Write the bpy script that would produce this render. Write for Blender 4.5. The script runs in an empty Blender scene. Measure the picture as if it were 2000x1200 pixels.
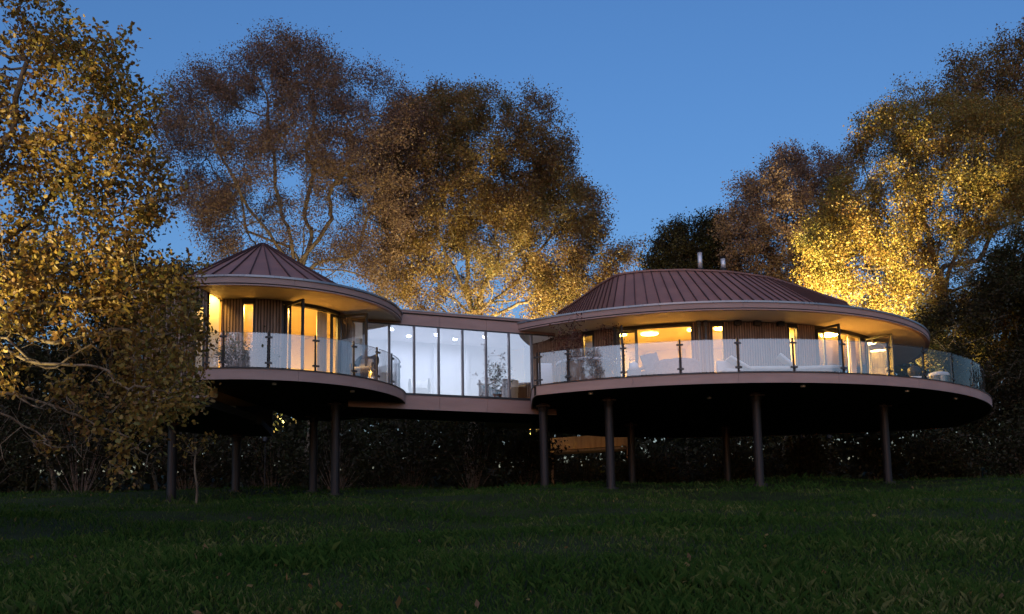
import bpy, math, random
import numpy as np
from mathutils import Vector

random.seed(7)
RNG = np.random.default_rng(11)
SC = bpy.context.scene
COL = SC.collection
PI = math.pi

# ------------------------------------------------------------------ camera
EYE = 1.6
FPX, PITCH, ROLL, PPX, PPY = 1900.0, 0.128, -0.017, 1004.0, 827.0   # pinhole solved from the deck and eave circles
_cp, _sp, _cr, _sr = math.cos(PITCH), math.sin(PITCH), math.cos(ROLL), math.sin(ROLL)
_F = np.array([0, _cp, _sp]); _u = np.array([0, -_sp, _cp]); _r = np.array([1.0, 0, 0])
_R = _r*_cr + _u*_sr
_U = _u*_cr - _r*_sr
cam = bpy.data.cameras.new('camera')
camo = bpy.data.objects.new('camera', cam); COL.objects.link(camo)
from mathutils import Matrix
camo.matrix_world = Matrix((( _R[0], _U[0], -_F[0], 0), (_R[1], _U[1], -_F[1], 0), (_R[2], _U[2], -_F[2], EYE), (0, 0, 0, 1)))
cam.sensor_fit = 'HORIZONTAL'; cam.sensor_width = 36.0
cam.lens = 36.0*FPX/2000.0
cam.shift_x = -(PPX-1000)/2000.0
cam.shift_y = (PPY-600)/2000.0
cam.clip_start = 0.1; cam.clip_end = 5000
SC.camera = camo

# ------------------------------------------------------------------ world, sun, exposure
SUN_EL, SUN_AZ = 0.6, 188.0          # just on the horizon, behind the camera
w = bpy.data.worlds.new('World'); SC.world = w; w.use_nodes = True
wn, wl = w.node_tree.nodes, w.node_tree.links
sk = wn.new('ShaderNodeTexSky'); sk.sky_type = 'NISHITA'; sk.sun_disc = False
sk.sun_elevation = math.radians(SUN_EL); sk.sun_rotation = math.radians(SUN_AZ)
sk.ozone_density = 3.35; sk.air_density = 1.0; sk.dust_density = 0.6
wl.new(sk.outputs[0], wn['Background'].inputs[0]); wn['Background'].inputs[1].default_value = 0.10
sl = bpy.data.lights.new('sun', 'SUN'); sl.energy = 0.15; sl.angle = math.radians(110); sl.color = (1.0, 0.88, 0.92)
so = bpy.data.objects.new('sun', sl); COL.objects.link(so)
_el = math.radians(32)               # centre of the after-glow
_az = math.radians(SUN_AZ)
_d = Vector((math.sin(_az)*math.cos(_el), math.cos(_az)*math.cos(_el), math.sin(_el)))   # towards the glow
so.rotation_euler = (-_d).to_track_quat('-Z', 'Y').to_euler()
vs = SC.view_settings
vs.view_transform = 'Standard'; vs.look = 'None'; vs.gamma = 1.0; vs.use_curve_mapping = False
vs.exposure = 3.0
SC.cycles.max_bounces = 8; SC.cycles.transparent_max_bounces = 16
SC.cycles.diffuse_bounces = 3; SC.cycles.glossy_bounces = 3
SC.cycles.sample_clamp_indirect = 2.0
SC.cycles.use_denoising = True
SC.cycles.caustics_reflective = False; SC.cycles.caustics_refractive = False

# ------------------------------------------------------------------ pixel helpers (a pixel is only a direction)
def ray(u, v): return _F + _R*((u-PPX)/FPX) - _U*((v-PPY)/FPX)
def at_z(u, v, z):                                     # where the ray meets a level at height z
    d = ray(u, v); return d*((z-EYE)/d[2]) + np.array([0, 0, EYE])
def at_y(u, v, y):                                     # where the ray meets a given distance
    d = ray(u, v); return d*(y/d[1]) + np.array([0, 0, EYE])
def ang_on(u, v, C, R):                                # bearing on a round wall hit by the ray
    d = ray(u, v)[:2]; d = d/np.linalg.norm(d); c = np.array(C)
    b = d@c; q = b*b - (c@c - R*R)
    t = b - math.sqrt(max(q, 0)); p = d*t - c
    return math.atan2(p[1], p[0])

# ------------------------------------------------------------------ mesh helpers
class MB:
    def __init__(s): s.v = []; s.f = []; s.m = []; s.cur = 0
    def quadbox(s, p):                                 # 8 points: bottom 4 then top 4
        b = len(s.v); s.v += [tuple(map(float, q)) for q in p]
        for f in ((0,3,2,1),(4,5,6,7),(0,1,5,4),(1,2,6,5),(2,3,7,6),(3,0,4,7)): s.f.append(tuple(b+i for i in f)); s.m.append(s.cur)
        return s
    def box(s, c, size, rz=0.0, tilt=None):
        hx, hy, hz = size[0]/2, size[1]/2, size[2]/2
        pts = [(-hx,-hy,-hz),(hx,-hy,-hz),(hx,hy,-hz),(-hx,hy,-hz),(-hx,-hy,hz),(hx,-hy,hz),(hx,hy,hz),(-hx,hy,hz)]
        out = []
        ca, sa = math.cos(rz), math.sin(rz)
        for x, y, z in pts:
            if tilt:
                ct, st = math.cos(tilt), math.sin(tilt); y, z = y*ct - z*st, y*st + z*ct
            out.append((c[0]+x*ca-y*sa, c[1]+x*sa+y*ca, c[2]+z))
        return s.quadbox(out)
    def tube(s, a, b, r0, r1=None, n=8, caps=True):
        r1 = r0 if r1 is None else r1
        a = Vector(a); b = Vector(b); d = (b-a).normalized()
        x = d.orthogonal().normalized(); y = d.cross(x)
        k = len(s.v)
        for P, r in ((a, r0), (b, r1)):
            for i in range(n):
                t = 2*PI*i/n; q = P + (x*math.cos(t)+y*math.sin(t))*r; s.v.append(tuple(q))
        for i in range(n):
            j = (i+1) % n; s.f.append((k+i, k+j, k+n+j, k+n+i)); s.m.append(s.cur)
        if caps:
            s.f.append(tuple(k+n-1-i for i in range(n))); s.m.append(s.cur)
            s.f.append(tuple(k+n+i for i in range(n))); s.m.append(s.cur)
        return s
    def path(s, pts, r, n=6):
        for a, b in zip(pts[:-1], pts[1:]): s.tube(a, b, r, r, n)
        return s
    def lathe(s, c, prof, n=32, a0=0, a1=2*PI):        # profile of (r, z)
        k = len(s.v); full = abs(a1-a0-2*PI) < 1e-6; m = n if full else n+1
        for i in range(m):
            t = a0+(a1-a0)*i/n
            for r, z in prof: s.v.append((c[0]+r*math.cos(t), c[1]+r*math.sin(t), c[2]+z))
        L = len(prof)
        for i in range(n):
            j = (i+1) % m
            for q in range(L-1):
                s.f.append((k+i*L+q, k+j*L+q, k+j*L+q+1, k+i*L+q+1)); s.m.append(s.cur)
        return s
    def strip(s, lo, hi, closed=False):                # two equal polylines -> wall of quads
        k = len(s.v); n = len(lo); s.v += [tuple(p) for p in lo] + [tuple(p) for p in hi]
        for i in range(n if closed else n-1):
            j = (i+1) % n; s.f.append((k+i, k+j, k+n+j, k+n+i)); s.m.append(s.cur)
        return s
    def fan(s, c, ring, flip=False):
        k = len(s.v); s.v += [tuple(c)] + [tuple(p) for p in ring]; n = len(ring)
        for i in range(n-1):
            s.f.append((k, k+2+i, k+1+i) if flip else (k, k+1+i, k+2+i)); s.m.append(s.cur)
        return s
    def band(s, inner, outer, z0, z1):                 # solid between two plan polylines (open), z0..z1
        il = [(p[0], p[1], z0) for p in inner]; ol = [(p[0], p[1], z0) for p in outer]
        ih = [(p[0], p[1], z1) for p in inner]; oh = [(p[0], p[1], z1) for p in outer]
        s.strip(ol, oh); s.strip(ih, il); s.strip(il, ol); s.strip(oh, ih)
        for e in (0, -1):
            k = len(s.v); s.v += [il[e], ol[e], oh[e], ih[e]]; s.f.append((k, k+1, k+2, k+3)); s.m.append(s.cur)
        return s
    def build(s, name, mat, parent=None, smooth=False, mats=None):
        me = bpy.data.meshes.new(name); me.from_pydata(s.v, [], s.f); me.update()
        for m in (mats or [mat]): me.materials.append(m)
        if mats: me.polygons.foreach_set('material_index', s.m)
        if smooth: me.polygons.foreach_set('use_smooth', [True]*len(me.polygons))
        o = bpy.data.objects.new(name, me); COL.objects.link(o)
        if parent is not None:
            o.parent = parent; o.matrix_parent_inverse = parent.matrix_basis.inverted()
        return o
def np_mesh(name, V, F, mat, parent=None, smooth=False, kind=None):
    """V (n,3), F (m,k) all the same k."""
    me = bpy.data.meshes.new(name); F = np.ascontiguousarray(F, dtype=np.int32)
    m, k = F.shape
    me.vertices.add(len(V)); me.vertices.foreach_set('co', np.ascontiguousarray(V, dtype=np.float32).ravel())
    me.loops.add(m*k); me.loops.foreach_set('vertex_index', F.ravel())
    me.polygons.add(m); me.polygons.foreach_set('loop_start', np.arange(0, m*k, k, dtype=np.int32))
    try: me.polygons.foreach_set('loop_total', np.full(m, k, dtype=np.int32))
    except Exception: pass
    if smooth: me.polygons.foreach_set('use_smooth', np.ones(m, dtype=bool))
    me.update(calc_edges=True)
    me.materials.append(mat)
    o = bpy.data.objects.new(name, me); COL.objects.link(o)
    if parent is not None:
        o.parent = parent; o.matrix_parent_inverse = parent.matrix_basis.inverted()
    if kind: o['kind'] = kind
    return o
def thing(name, label, cat, loc=(0, 0, 0), group=None):
    o = bpy.data.objects.new(name, None); COL.objects.link(o); o.location = loc; o.empty_display_size = 0.2
    o['label'] = label; o['category'] = cat
    if group: o['group'] = group
    return o
def arc(C, R, a0, a1, n):
    return [(C[0]+R*math.cos(a0+(a1-a0)*i/n), C[1]+R*math.sin(a0+(a1-a0)*i/n)) for i in range(n+1)]

# ------------------------------------------------------------------ materials
def new_mat(name):
    m = bpy.data.materials.new(name); m.use_nodes = True; m.node_tree.nodes.clear()
    N = m.node_tree.nodes; out = N.new('ShaderNodeOutputMaterial')
    return m, N, m.node_tree.links, out
def ramp(N, L, src, stops):
    r = N.new('ShaderNodeValToRGB'); e = r.color_ramp.elements
    while len(e) < len(stops): e.new(0.5)
    for q, (p, c) in zip(e, stops): q.position = p; q.color = (c[0], c[1], c[2], 1)
    L.new(src, r.inputs[0]); return r.outputs[0]
def surf(name, c1, c2, scale=4.0, rough=0.6, metal=0.0, spec=0.3, stretch=(1, 1, 1), bump=0.1, bscale=None, detail=5):
    m, N, L, out = new_mat(name)
    b = N.new('ShaderNodeBsdfPrincipled'); b.inputs['Roughness'].default_value = rough; b.inputs['Metallic'].default_value = metal
    b.inputs['Specular IOR Level'].default_value = spec
    tc = N.new('ShaderNodeTexCoord'); mp = N.new('ShaderNodeMapping'); mp.inputs['Scale'].default_value = stretch
    L.new(tc.outputs['Object'], mp.inputs[0])
    nz = N.new('ShaderNodeTexNoise'); nz.inputs['Scale'].default_value = scale; nz.inputs['Detail'].default_value = detail
    L.new(mp.outputs[0], nz.inputs[0])
    L.new(ramp(N, L, nz.outputs[0], [(0.3, c1), (0.7, c2)]), b.inputs['Base Color'])
    rr = N.new('ShaderNodeMapRange'); rr.inputs[3].default_value = max(rough-0.12, 0.02); rr.inputs[4].default_value = min(rough+0.12, 1)
    L.new(nz.outputs[0], rr.inputs[0]); L.new(rr.outputs[0], b.inputs['Roughness'])
    if bump:
        n2 = N.new('ShaderNodeTexNoise'); n2.inputs['Scale'].default_value = bscale or scale*6; n2.inputs['Detail'].default_value = 4
        L.new(mp.outputs[0], n2.inputs[0]); bp = N.new('ShaderNodeBump'); bp.inputs['Strength'].default_value = bump; bp.inputs['Distance'].default_value = 0.02
        L.new(n2.outputs[0], bp.inputs['Height']); L.new(bp.outputs[0], b.inputs['Normal'])
    L.new(b.outputs[0], out.inputs[0]); return m
def glow(name, col, strength):
    m, N, L, out = new_mat(name); e = N.new('ShaderNodeEmission'); e.inputs[0].default_value = (*col, 1); e.inputs[1].default_value = strength
    L.new(e.outputs[0], out.inputs[0]); return m
def glass(name, refl, tint=(1, 1, 1), sky_haze=0.0, rough=0.02):
    """thin pane: clear part + coated mirror part + a pale diffuse veil painted in for reflected sky."""
    m, N, L, out = new_mat(name)
    t = N.new('ShaderNodeBsdfTransparent'); t.inputs[0].default_value = (*tint, 1)
    g = N.new('ShaderNodeBsdfGlossy'); g.inputs['Roughness'].default_value = rough
    f = N.new('ShaderNodeFresnel'); f.inputs[0].default_value = 1.5
    mr = N.new('ShaderNodeMapRange'); mr.inputs[1].default_value = 0.04; mr.inputs[2].default_value = 1.0; mr.inputs[3].default_value = refl; mr.inputs[4].default_value = 1.0
    L.new(f.outputs[0], mr.inputs[0])
    mx = N.new('ShaderNodeMixShader'); L.new(mr.outputs[0], mx.inputs[0]); L.new(t.outputs[0], mx.inputs[1]); L.new(g.outputs[0], mx.inputs[2])
    last = mx.outputs[0]
    if sky_haze:
        d = N.new('ShaderNodeBsdfDiffuse'); d.inputs[0].default_value = (0.8, 0.82, 0.85, 1)
        m2 = N.new('ShaderNodeMixShader')
        nz = N.new('ShaderNodeTexNoise'); nz.inputs['Scale'].default_value = 3.0
        r2 = N.new('ShaderNodeMapRange'); r2.inputs[3].default_value = sky_haze*0.7; r2.inputs[4].default_value = sky_haze*1.3
        L.new(nz.outputs[0], r2.inputs[0]); L.new(r2.outputs[0], m2.inputs[0])
        L.new(last, m2.inputs[1]); L.new(d.outputs[0], m2.inputs[2]); last = m2.outputs[0]
    L.new(last, out.inputs[0]); return m
def leaf_mat(name, stops, trans=0.35, gloss=0.02):
    m, N, L, out = new_mat(name)
    g = N.new('ShaderNodeNewGeometry')
    tc = N.new('ShaderNodeTexCoord'); nz = N.new('ShaderNodeTexNoise'); nz.inputs['Scale'].default_value = 0.35; L.new(tc.outputs['Object'], nz.inputs[0])
    mi = N.new('ShaderNodeMath'); mi.operation = 'MULTIPLY_ADD'; mi.inputs[1].default_value = 0.9; L.new(nz.outputs[0], mi.inputs[0])
    m0 = N.new('ShaderNodeMath'); m0.operation = 'MULTIPLY_ADD'; m0.inputs[1].default_value = 0.6; m0.inputs[2].default_value = -0.25
    L.new(g.outputs['Random Per Island'], m0.inputs[0]); L.new(m0.outputs[0], mi.inputs[2])
    c = ramp(N, L, mi.outputs[0], stops)
    d = N.new('ShaderNodeBsdfDiffuse'); t = N.new('ShaderNodeBsdfTranslucent'); L.new(c, d.inputs[0]); L.new(c, t.inputs[0])
    mx = N.new('ShaderNodeMixShader'); mx.inputs[0].default_value = trans; L.new(d.outputs[0], mx.inputs[1]); L.new(t.outputs[0], mx.inputs[2])
    gl = N.new('ShaderNodeBsdfGlossy'); gl.inputs['Roughness'].default_value = 0.42
    m2 = N.new('ShaderNodeMixShader'); m2.inputs[0].default_value = gloss; L.new(mx.outputs[0], m2.inputs[1]); L.new(gl.outputs[0], m2.inputs[2])
    L.new(m2.outputs[0], out.inputs[0]); return m

M = {}
M['fascia'] = surf('bronze_fascia', (0.30, 0.205, 0.185), (0.365, 0.255, 0.23), 1.2, 0.55, 0.0, 0.3, (1, 1, 4), 0.05)
M['roof'] = surf('brown_zinc_roof', (0.19, 0.10, 0.085), (0.25, 0.132, 0.112), 1.6, 0.5, 0.1, 0.35, (1, 1, 1), 0.06, 9)
M['seam'] = surf('dark_welt', (0.045, 0.022, 0.022), (0.07, 0.035, 0.033), 3, 0.6, bump=0)
M['gutter'] = surf('grey_gutter', (0.20, 0.21, 0.23), (0.27, 0.28, 0.30), 3, 0.3, 0.6, 0.5, bump=0.02)
M['soffit'] = surf('pale_soffit', (0.56, 0.49, 0.37), (0.64, 0.57, 0.45), 0.7, 0.6, 0, 0.2, (1, 1, 1), 0.02)
M['slat'] = surf('weathered_larch', (0.17, 0.115, 0.085), (0.34, 0.245, 0.19), 6, 0.7, 0, 0.2, (3, 3, 0.25), 0.25)
M['slatback'] = surf('black_membrane', (0.02, 0.018, 0.016), (0.03, 0.027, 0.025), 4, 0.8, bump=0)
M['frame'] = surf('dark_grey_frame', (0.030, 0.032, 0.036), (0.042, 0.044, 0.050), 5, 0.4, 0.2, 0.4, bump=0.02)
M['mullion'] = surf('grey_mullion', (0.10, 0.105, 0.12), (0.14, 0.145, 0.16), 5, 0.4, 0.3, 0.4, bump=0.02)
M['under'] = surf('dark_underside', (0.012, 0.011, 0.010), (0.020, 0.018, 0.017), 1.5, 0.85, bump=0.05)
M['decking'] = surf('deck_boards', (0.16, 0.12, 0.09), (0.24, 0.18, 0.14), 5, 0.7, bump=0.1, stretch=(1, 8, 1))
M['steel'] = surf('brown_steel_post', (0.011, 0.009, 0.011), (0.020, 0.016, 0.018), 3, 0.5, 0.2, 0.4, bump=0.04)
M['chrome'] = surf('brushed_steel', (0.55, 0.56, 0.58), (0.66, 0.67, 0.69), 6, 0.38, 0.55, 0.5, (1, 1, 0.1), 0.02)
M['wall'] = surf('cream_plaster', (0.74, 0.66, 0.50), (0.80, 0.72, 0.56), 1.2, 0.8, bump=0.02)
M['white'] = surf('white_plaster', (0.76, 0.77, 0.79), (0.82, 0.83, 0.84), 1.0, 0.8, bump=0.02)
M['floor'] = surf('pale_oak_floor', (0.44, 0.33, 0.22), (0.56, 0.44, 0.31), 3, 0.4, bump=0.05, stretch=(1, 10, 1))
M['railglass'] = glass('balcony_glass', 0.27, (0.95, 0.97, 0.98), 0.115)  # pale diffuse layer stands in for bright sky reflected in the panels
M['lowsheenglass'] = glass('low_sheen_balcony_glass', 0.05, (0.96, 0.98, 0.98), 0.012)  # same glass, painted sheen cut back where panels mirror dark trees
M['pane'] = glass('window_glass', 0.09, (0.97, 0.98, 0.97))
M['bridgeglass'] = glass('coated_glass', 0.66, (0.93, 0.96, 1.0))
M['curtain'] = surf('cream_curtain', (0.66, 0.60, 0.50), (0.76, 0.70, 0.60), 3, 0.9, bump=0.1, stretch=(6, 6, 0.3))
M['warmlamp'] = glow('warm_lamp', (1.0, 0.56, 0.11), 13.0)
M['roomlamp'] = glow('bright_warm_lamp', (1.0, 0.57, 0.12), 60.0)
M['coollamp'] = glow('cool_lamp', (0.74, 0.79, 1.0), 58.0)
M['bark'] = surf('oak_bark', (0.085, 0.065, 0.046), (0.21, 0.17, 0.12), 3, 0.9, 0, 0.1, (2, 2, 0.5), 0.8, 12)
M['twig'] = surf('twig_bark', (0.09, 0.065, 0.05), (0.19, 0.145, 0.11), 5, 0.9, 0, 0.1, bump=0.0)
M['wicker'] = surf('grey_wicker', (0.06, 0.05, 0.042), (0.13, 0.11, 0.09), 30, 0.7, bump=0.6, bscale=60)
M['cushion'] = surf('pale_cushion', (0.62, 0.60, 0.56), (0.70, 0.68, 0.63), 4, 0.9, bump=0.15)
M['tub'] = surf('white_acrylic', (0.72, 0.73, 0.75), (0.78, 0.79, 0.80), 2, 0.25, 0, 0.5, bump=0)
M['cedar'] = surf('cedar_boards', (0.22, 0.115, 0.05), (0.36, 0.20, 0.09), 5, 0.6, 0, 0.3, (3, 3, 0.3), 0.2)
M['terracotta'] = surf('terracotta', (0.30, 0.13, 0.08), (0.38, 0.18, 0.11), 4, 0.8, bump=0.1)
M['soil'] = surf('dark_soil', (0.03, 0.02, 0.014), (0.06, 0.04, 0.028), 8, 0.95, bump=0.5)
M['fabric_grey'] = surf('slate_fabric', (0.12, 0.13, 0.15), (0.17, 0.18, 0.20), 8, 0.9, bump=0.15)
M['black'] = surf('black_metal', (0.02, 0.02, 0.021), (0.035, 0.035, 0.036), 6, 0.5, 0.4, 0.4, bump=0.02)
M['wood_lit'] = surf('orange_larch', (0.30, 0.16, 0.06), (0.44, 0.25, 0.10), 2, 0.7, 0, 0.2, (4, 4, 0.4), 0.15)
M['leaf_gold'] = leaf_mat('golden_oak_leaves', [(0.15, (0.10, 0.048, 0.018)), (0.38, (0.19, 0.11, 0.03)), (0.6, (0.28, 0.195, 0.045)), (0.85, (0.14, 0.14, 0.035))])
M['leaf_brown'] = leaf_mat('mauve_brown_leaves', [(0.15, (0.12, 0.075, 0.062)), (0.5, (0.19, 0.125, 0.09)), (0.85, (0.24, 0.165, 0.095))])
M['leaf_amber'] = leaf_mat('amber_oak_leaves', [(0.15, (0.09, 0.045, 0.025)), (0.4, (0.165, 0.10, 0.04)), (0.65, (0.22, 0.155, 0.05)), (0.9, (0.13, 0.125, 0.045))])
M['leaf_olive'] = leaf_mat('olive_gold_leaves', [(0.15, (0.14, 0.065, 0.02)), (0.4, (0.25, 0.165, 0.04)), (0.65, (0.27, 0.215, 0.055)), (0.9, (0.14, 0.145, 0.04))])
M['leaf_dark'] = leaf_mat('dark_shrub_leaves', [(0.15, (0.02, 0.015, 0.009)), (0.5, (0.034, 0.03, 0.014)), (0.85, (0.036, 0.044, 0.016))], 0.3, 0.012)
M['leaf_red'] = leaf_mat('dark_red_leaves', [(0.2, (0.06, 0.02, 0.016)), (0.6, (0.12, 0.04, 0.03)), (0.9, (0.15, 0.065, 0.03))])
M['leaf_green'] = leaf_mat('evergreen_leaves', [(0.2, (0.03, 0.05, 0.022)), (0.6, (0.06, 0.09, 0.035)), (0.9, (0.11, 0.13, 0.06))])
M['grass'] = leaf_mat('meadow_grass', [(0.15, (0.019, 0.045, 0.010)), (0.42, (0.030, 0.070, 0.015)), (0.68, (0.045, 0.077, 0.018)), (0.9, (0.12, 0.13, 0.05))], 0.25, 0.0)
M['ground'] = surf('turf_soil', (0.010, 0.016, 0.005), (0.022, 0.032, 0.010), 1.5, 0.95, 0, 0.1, bump=0.5, bscale=12)

# ------------------------------------------------------------------ ground and grass
def _n2(x, y): return 0.05*np.sin(0.9*x+1.3*np.sin(0.5*y))+0.04*np.sin(1.7*y+0.8*x)+0.06*np.sin(0.31*x-0.43*y+1)
def gz(x, y):
    x = np.asarray(x, float); y = np.asarray(y, float)
    base = np.where(y < 34, 0.11*y, 3.74+0.02*(np.minimum(y, 90)-34))
    base = np.where(y < 0, 0.04*np.maximum(y, -60), base)
    base = base + 5.0*np.clip((y-54)/34, 0, 1)**1.3
    return base + _n2(x, y)*np.clip(1-(np.hypot(x, y-20)-40)/40, 0, 1)
xs = np.concatenate([np.array([-1500, -700, -300, -140, -80, -55]), np.arange(-40, 41, 0.8), np.array([55, 80, 140, 300, 700, 1500])])
ys = np.concatenate([np.array([-600, -200, -80, -30, -10]), np.arange(-2, 56, 0.8), np.array([62, 75, 100, 150, 300, 700, 2000])])
X, Y = np.meshgrid(xs, ys); Z = gz(X, Y)
V = np.stack([X.ravel(), Y.ravel(), Z.ravel()], 1); nx = len(xs)
ii, jj = np.meshgrid(np.arange(len(ys)-1), np.arange(nx-1), indexing='ij'); q = (ii*nx+jj).ravel()
g = np_mesh('ground', V, np.stack([q, q+1, q+nx+1, q+nx], 1), M['ground'], smooth=True); g['kind'] = 'structure'

def blades(name, n, yr, xr, hr, wd, mat, dens=None):
    y = yr[0]*(yr[1]/yr[0])**RNG.random(n)
    x = (xr[0]+(xr[1]-xr[0])*RNG.random(n))*y
    pat = np.sin(0.7*x+1.1*np.sin(0.6*y))*np.sin(0.8*y+0.5*np.sin(0.9*x))
    # tufts: pull blades towards tuft centres
    tx = np.round(x/0.22)*0.22+0.09*np.sin(31*np.round(x/0.22)+17*np.round(y/0.25)); ty = np.round(y/0.25)*0.25+0.1*np.sin(13*np.round(x/0.22)-29*np.round(y/0.25))
    k = 0.18*RNG.random(n); x = x*(1-k)+tx*k; y = y*(1-k)+ty*k
    z = gz(x, y)
    h = (hr[0]+(hr[1]-hr[0])*RNG.random(n)**2.2)*(1+0.5*pat)*(1+0.5*(np.sin(2.3*x+1.7*np.sin(1.9*y))*np.sin(2.1*y+x) > 0.72))
    a = RNG.random(n)*2*PI; lean = (0.15+0.75*RNG.random(n))*h
    dx, dy = np.cos(a)*lean, np.sin(a)*lean
    b = a+PI/2+RNG.normal(0, 0.5, n); wx, wy = np.cos(b)*wd/2, np.sin(b)*wd/2
    s = 0.6+0.8*RNG.random(n); wx *= s; wy *= s
    p0 = np.stack([x-wx, y-wy, z-0.02], 1); p1 = np.stack([x+wx, y+wy, z-0.02], 1)
    p2 = np.stack([x+dx+wx*0.12, y+dy+wy*0.12, z+h*(1-0.25*lean/h)], 1); p3 = np.stack([x+dx*0.4-wx*0.8, y+dy*0.4-wy*0.8, z+h*0.6], 1)
    V = np.stack([p0, p1, p2, p3], 1).reshape(-1, 3); i = np.arange(n)*4
    F = np.concatenate([np.stack([i, i+1, i+3], 1), np.stack([i+1, i+2, i+3], 1)])
    return np_mesh(name, V, F, mat)
gr = blades('grass', 280000, (7.5, 37), (-0.78, 0.86), (0.035, 0.15), 0.0065, M['grass'])
gr['kind'] = 'stuff'; gr['label'] = 'long dark green meadow grass covering the slope below the house'; gr['category'] = 'grass'

n = 520                                               # fallen oak leaves caught in the grass
fy = 7.5*(36/7.5)**RNG.random(n); fx = (RNG.random(n)*1.3-0.68)*fy; keep = RNG.random(n) < np.clip(0.35+np.exp(-((fx+8)/6)**2), 0, 1); fx, fy = fx[keep], fy[keep]; n = len(fx)
ca_, sa_ = np.cos(RNG.random(n)*6.28), np.sin(RNG.random(n)*6.28); L_ = 0.035+0.04*RNG.random(n); fz = gz(fx, fy)+0.04+0.07*RNG.random(n); tz = RNG.normal(0, 0.025, n)
V = np.stack([np.stack([fx, fy, fz], 1), np.stack([fx+ca_*L_*0.6-sa_*L_*0.35, fy+sa_*L_*0.6+ca_*L_*0.35, fz+tz], 1), np.stack([fx+ca_*L_*1.3, fy+sa_*L_*1.3, fz+0.01], 1), np.stack([fx+ca_*L_*0.6+sa_*L_*0.35, fy+sa_*L_*0.6-ca_*L_*0.35, fz-tz], 1)], 1).reshape(-1, 3)
fl = np_mesh('fallen_leaves', V, np.arange(n*4).reshape(-1, 4), M['leaf_amber'], kind='stuff'); fl['label'] = 'fallen brown oak leaves scattered over the meadow grass'; fl['category'] = 'leaves'

# ------------------------------------------------------------------ the house: heights
ZD = 6.62            # deck top
ZB = ZD-0.31         # deck underside
ZS = ZD+2.38         # soffit
EH = 0.27            # eave fascia depth
CL, CR = (-8.1, 30.75), (6.75, 39.9)

def xy(C, R, a): return (C[0]+R*math.cos(a), C[1]+R*math.sin(a))
def clad(name, C, R, a0, a1, z0, z1, parent, pitch=0.085, mat=None):
    """round wall: dark backing with upright battens proud of it."""
    mb = MB(); n = max(2, int(abs(a1-a0)*R/0.25))
    mb.band(arc(C, R-0.14, a0, a1, n), arc(C, R, a0, a1, n), z0, z1)
    wall = mb.build(name, M['slatback'], parent)
    mb = MB(); k = max(1, int(abs(a1-a0)*R/pitch))
    rr = random.Random(int(a0*1000))
    for i in range(k):
        a = a0+(a1-a0)*(i+0.5)/k; d = 0.030+0.012*rr.random(); hw = 0.026+0.006*rr.random()
        p = xy(C, R+d/2+0.001, a)
        mb.box((p[0], p[1], (z0+z1)/2), (d, hw*2, z1-z0-0.02-0.01*rr.random()), a)
    b = mb.build('batten_cladding', mat or M['slat'], wall); b['kind'] = 'stuff'
    return wall
def flat_frame(mb, p0, p1, z0, z1, t=0.06, dpt=0.09, transoms=(), mullions=()):
    p0 = Vector((*p0, 0)); p1 = Vector((*p1, 0)); d = (p1-p0); L = d.length; rz = math.atan2(d.y, d.x); mid = (p0+p1)/2; u = d/L
    def at(s): q = p0+u*s; return (q.x, q.y)
    mb.box((*at(t/2), (z0+z1)/2), (t, dpt, z1-z0), rz); mb.box((*at(L-t/2), (z0+z1)/2), (t, dpt, z1-z0), rz)
    mb.box((mid.x, mid.y, z0+t/2), (L-2*t-0.002, dpt*0.96, t), rz); mb.box((mid.x, mid.y, z1-t/2), (L-2*t-0.002, dpt*0.96, t), rz)
    for z in transoms: mb.box((mid.x, mid.y, z), (L-2*t-0.002, dpt*0.9, t*0.9), rz)
    for s in mullions: mb.box((*at(L*s), (z0+z1)/2), (t*0.9, dpt*0.86, z1-z0-2*t-0.002), rz)
def pane(p0, p1, z0, z1, mat, parent, name='pane', inset=0.05):
    p0 = Vector((*p0, 0)); p1 = Vector((*p1, 0)); d = (p1-p0); u = d.normalized(); a = p0+u*inset; b = p1-u*inset
    mb = MB(); k = [(a.x, a.y, z0+inset), (b.x, b.y, z0+inset), (b.x, b.y, z1-inset), (a.x, a.y, z1-inset)]
    mb.v = k; mb.f = [(0, 1, 2, 3)]; mb.m = [0]
    return mb.build(name, mat, parent)
def window(C, R, a0, a1, z0, z1, parent, transoms=()):
    p0, p1 = xy(C, R, a0), xy(C, R, a1); mb = MB(); flat_frame(mb, p0, p1, z0, z1, 0.045, 0.12, transoms)
    w = mb.build('window', M['frame'], parent); pane(p0, p1, z0, z1, M['pane'], w); return w
def glazed_leaf(p0, p1, z0, z1, parent, name='door_leaf'):
    mb = MB(); flat_frame(mb, p0, p1, z0, z1, 0.075, 0.06)
    w = mb.build(name, M['frame'], parent); pane(p0, p1, z0, z1, M['pane'], w)
    d = Vector((p1[0]-p0[0], p1[1]-p0[1], 0)).normalized(); n = Vector((-d.y, d.x, 0))
    c = Vector((*p1, 0))-d*0.04; mb = MB(); mb.tube((c.x+n.x*0.05, c.y+n.y*0.05, z0+0.95), (c.x+n.x*0.05, c.y+n.y*0.05, z0+1.15), 0.012, None, 6); mb.build('handle', M['chrome'], w)
    return w
def door_head(C, R, a0, a1, z1, parent):
    mb = MB(); n = 8
    mb.band(arc(C, R-0.13, a0, a1, n), arc(C, R+0.01, a0, a1, n), z1, ZS-0.002)
    mb.band(arc(C, R-0.12, a0, a1, n), arc(C, R, a0, a1, n), ZD+0.004, ZD+0.05)
    for a in (a0, a1):
        p = xy(C, R-0.06, a); mb.box((p[0], p[1], (ZD+z1)/2), (0.13, 0.09, z1-ZD-0.004), a)
    return mb.build('door_frame', M['frame'], parent)
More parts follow.
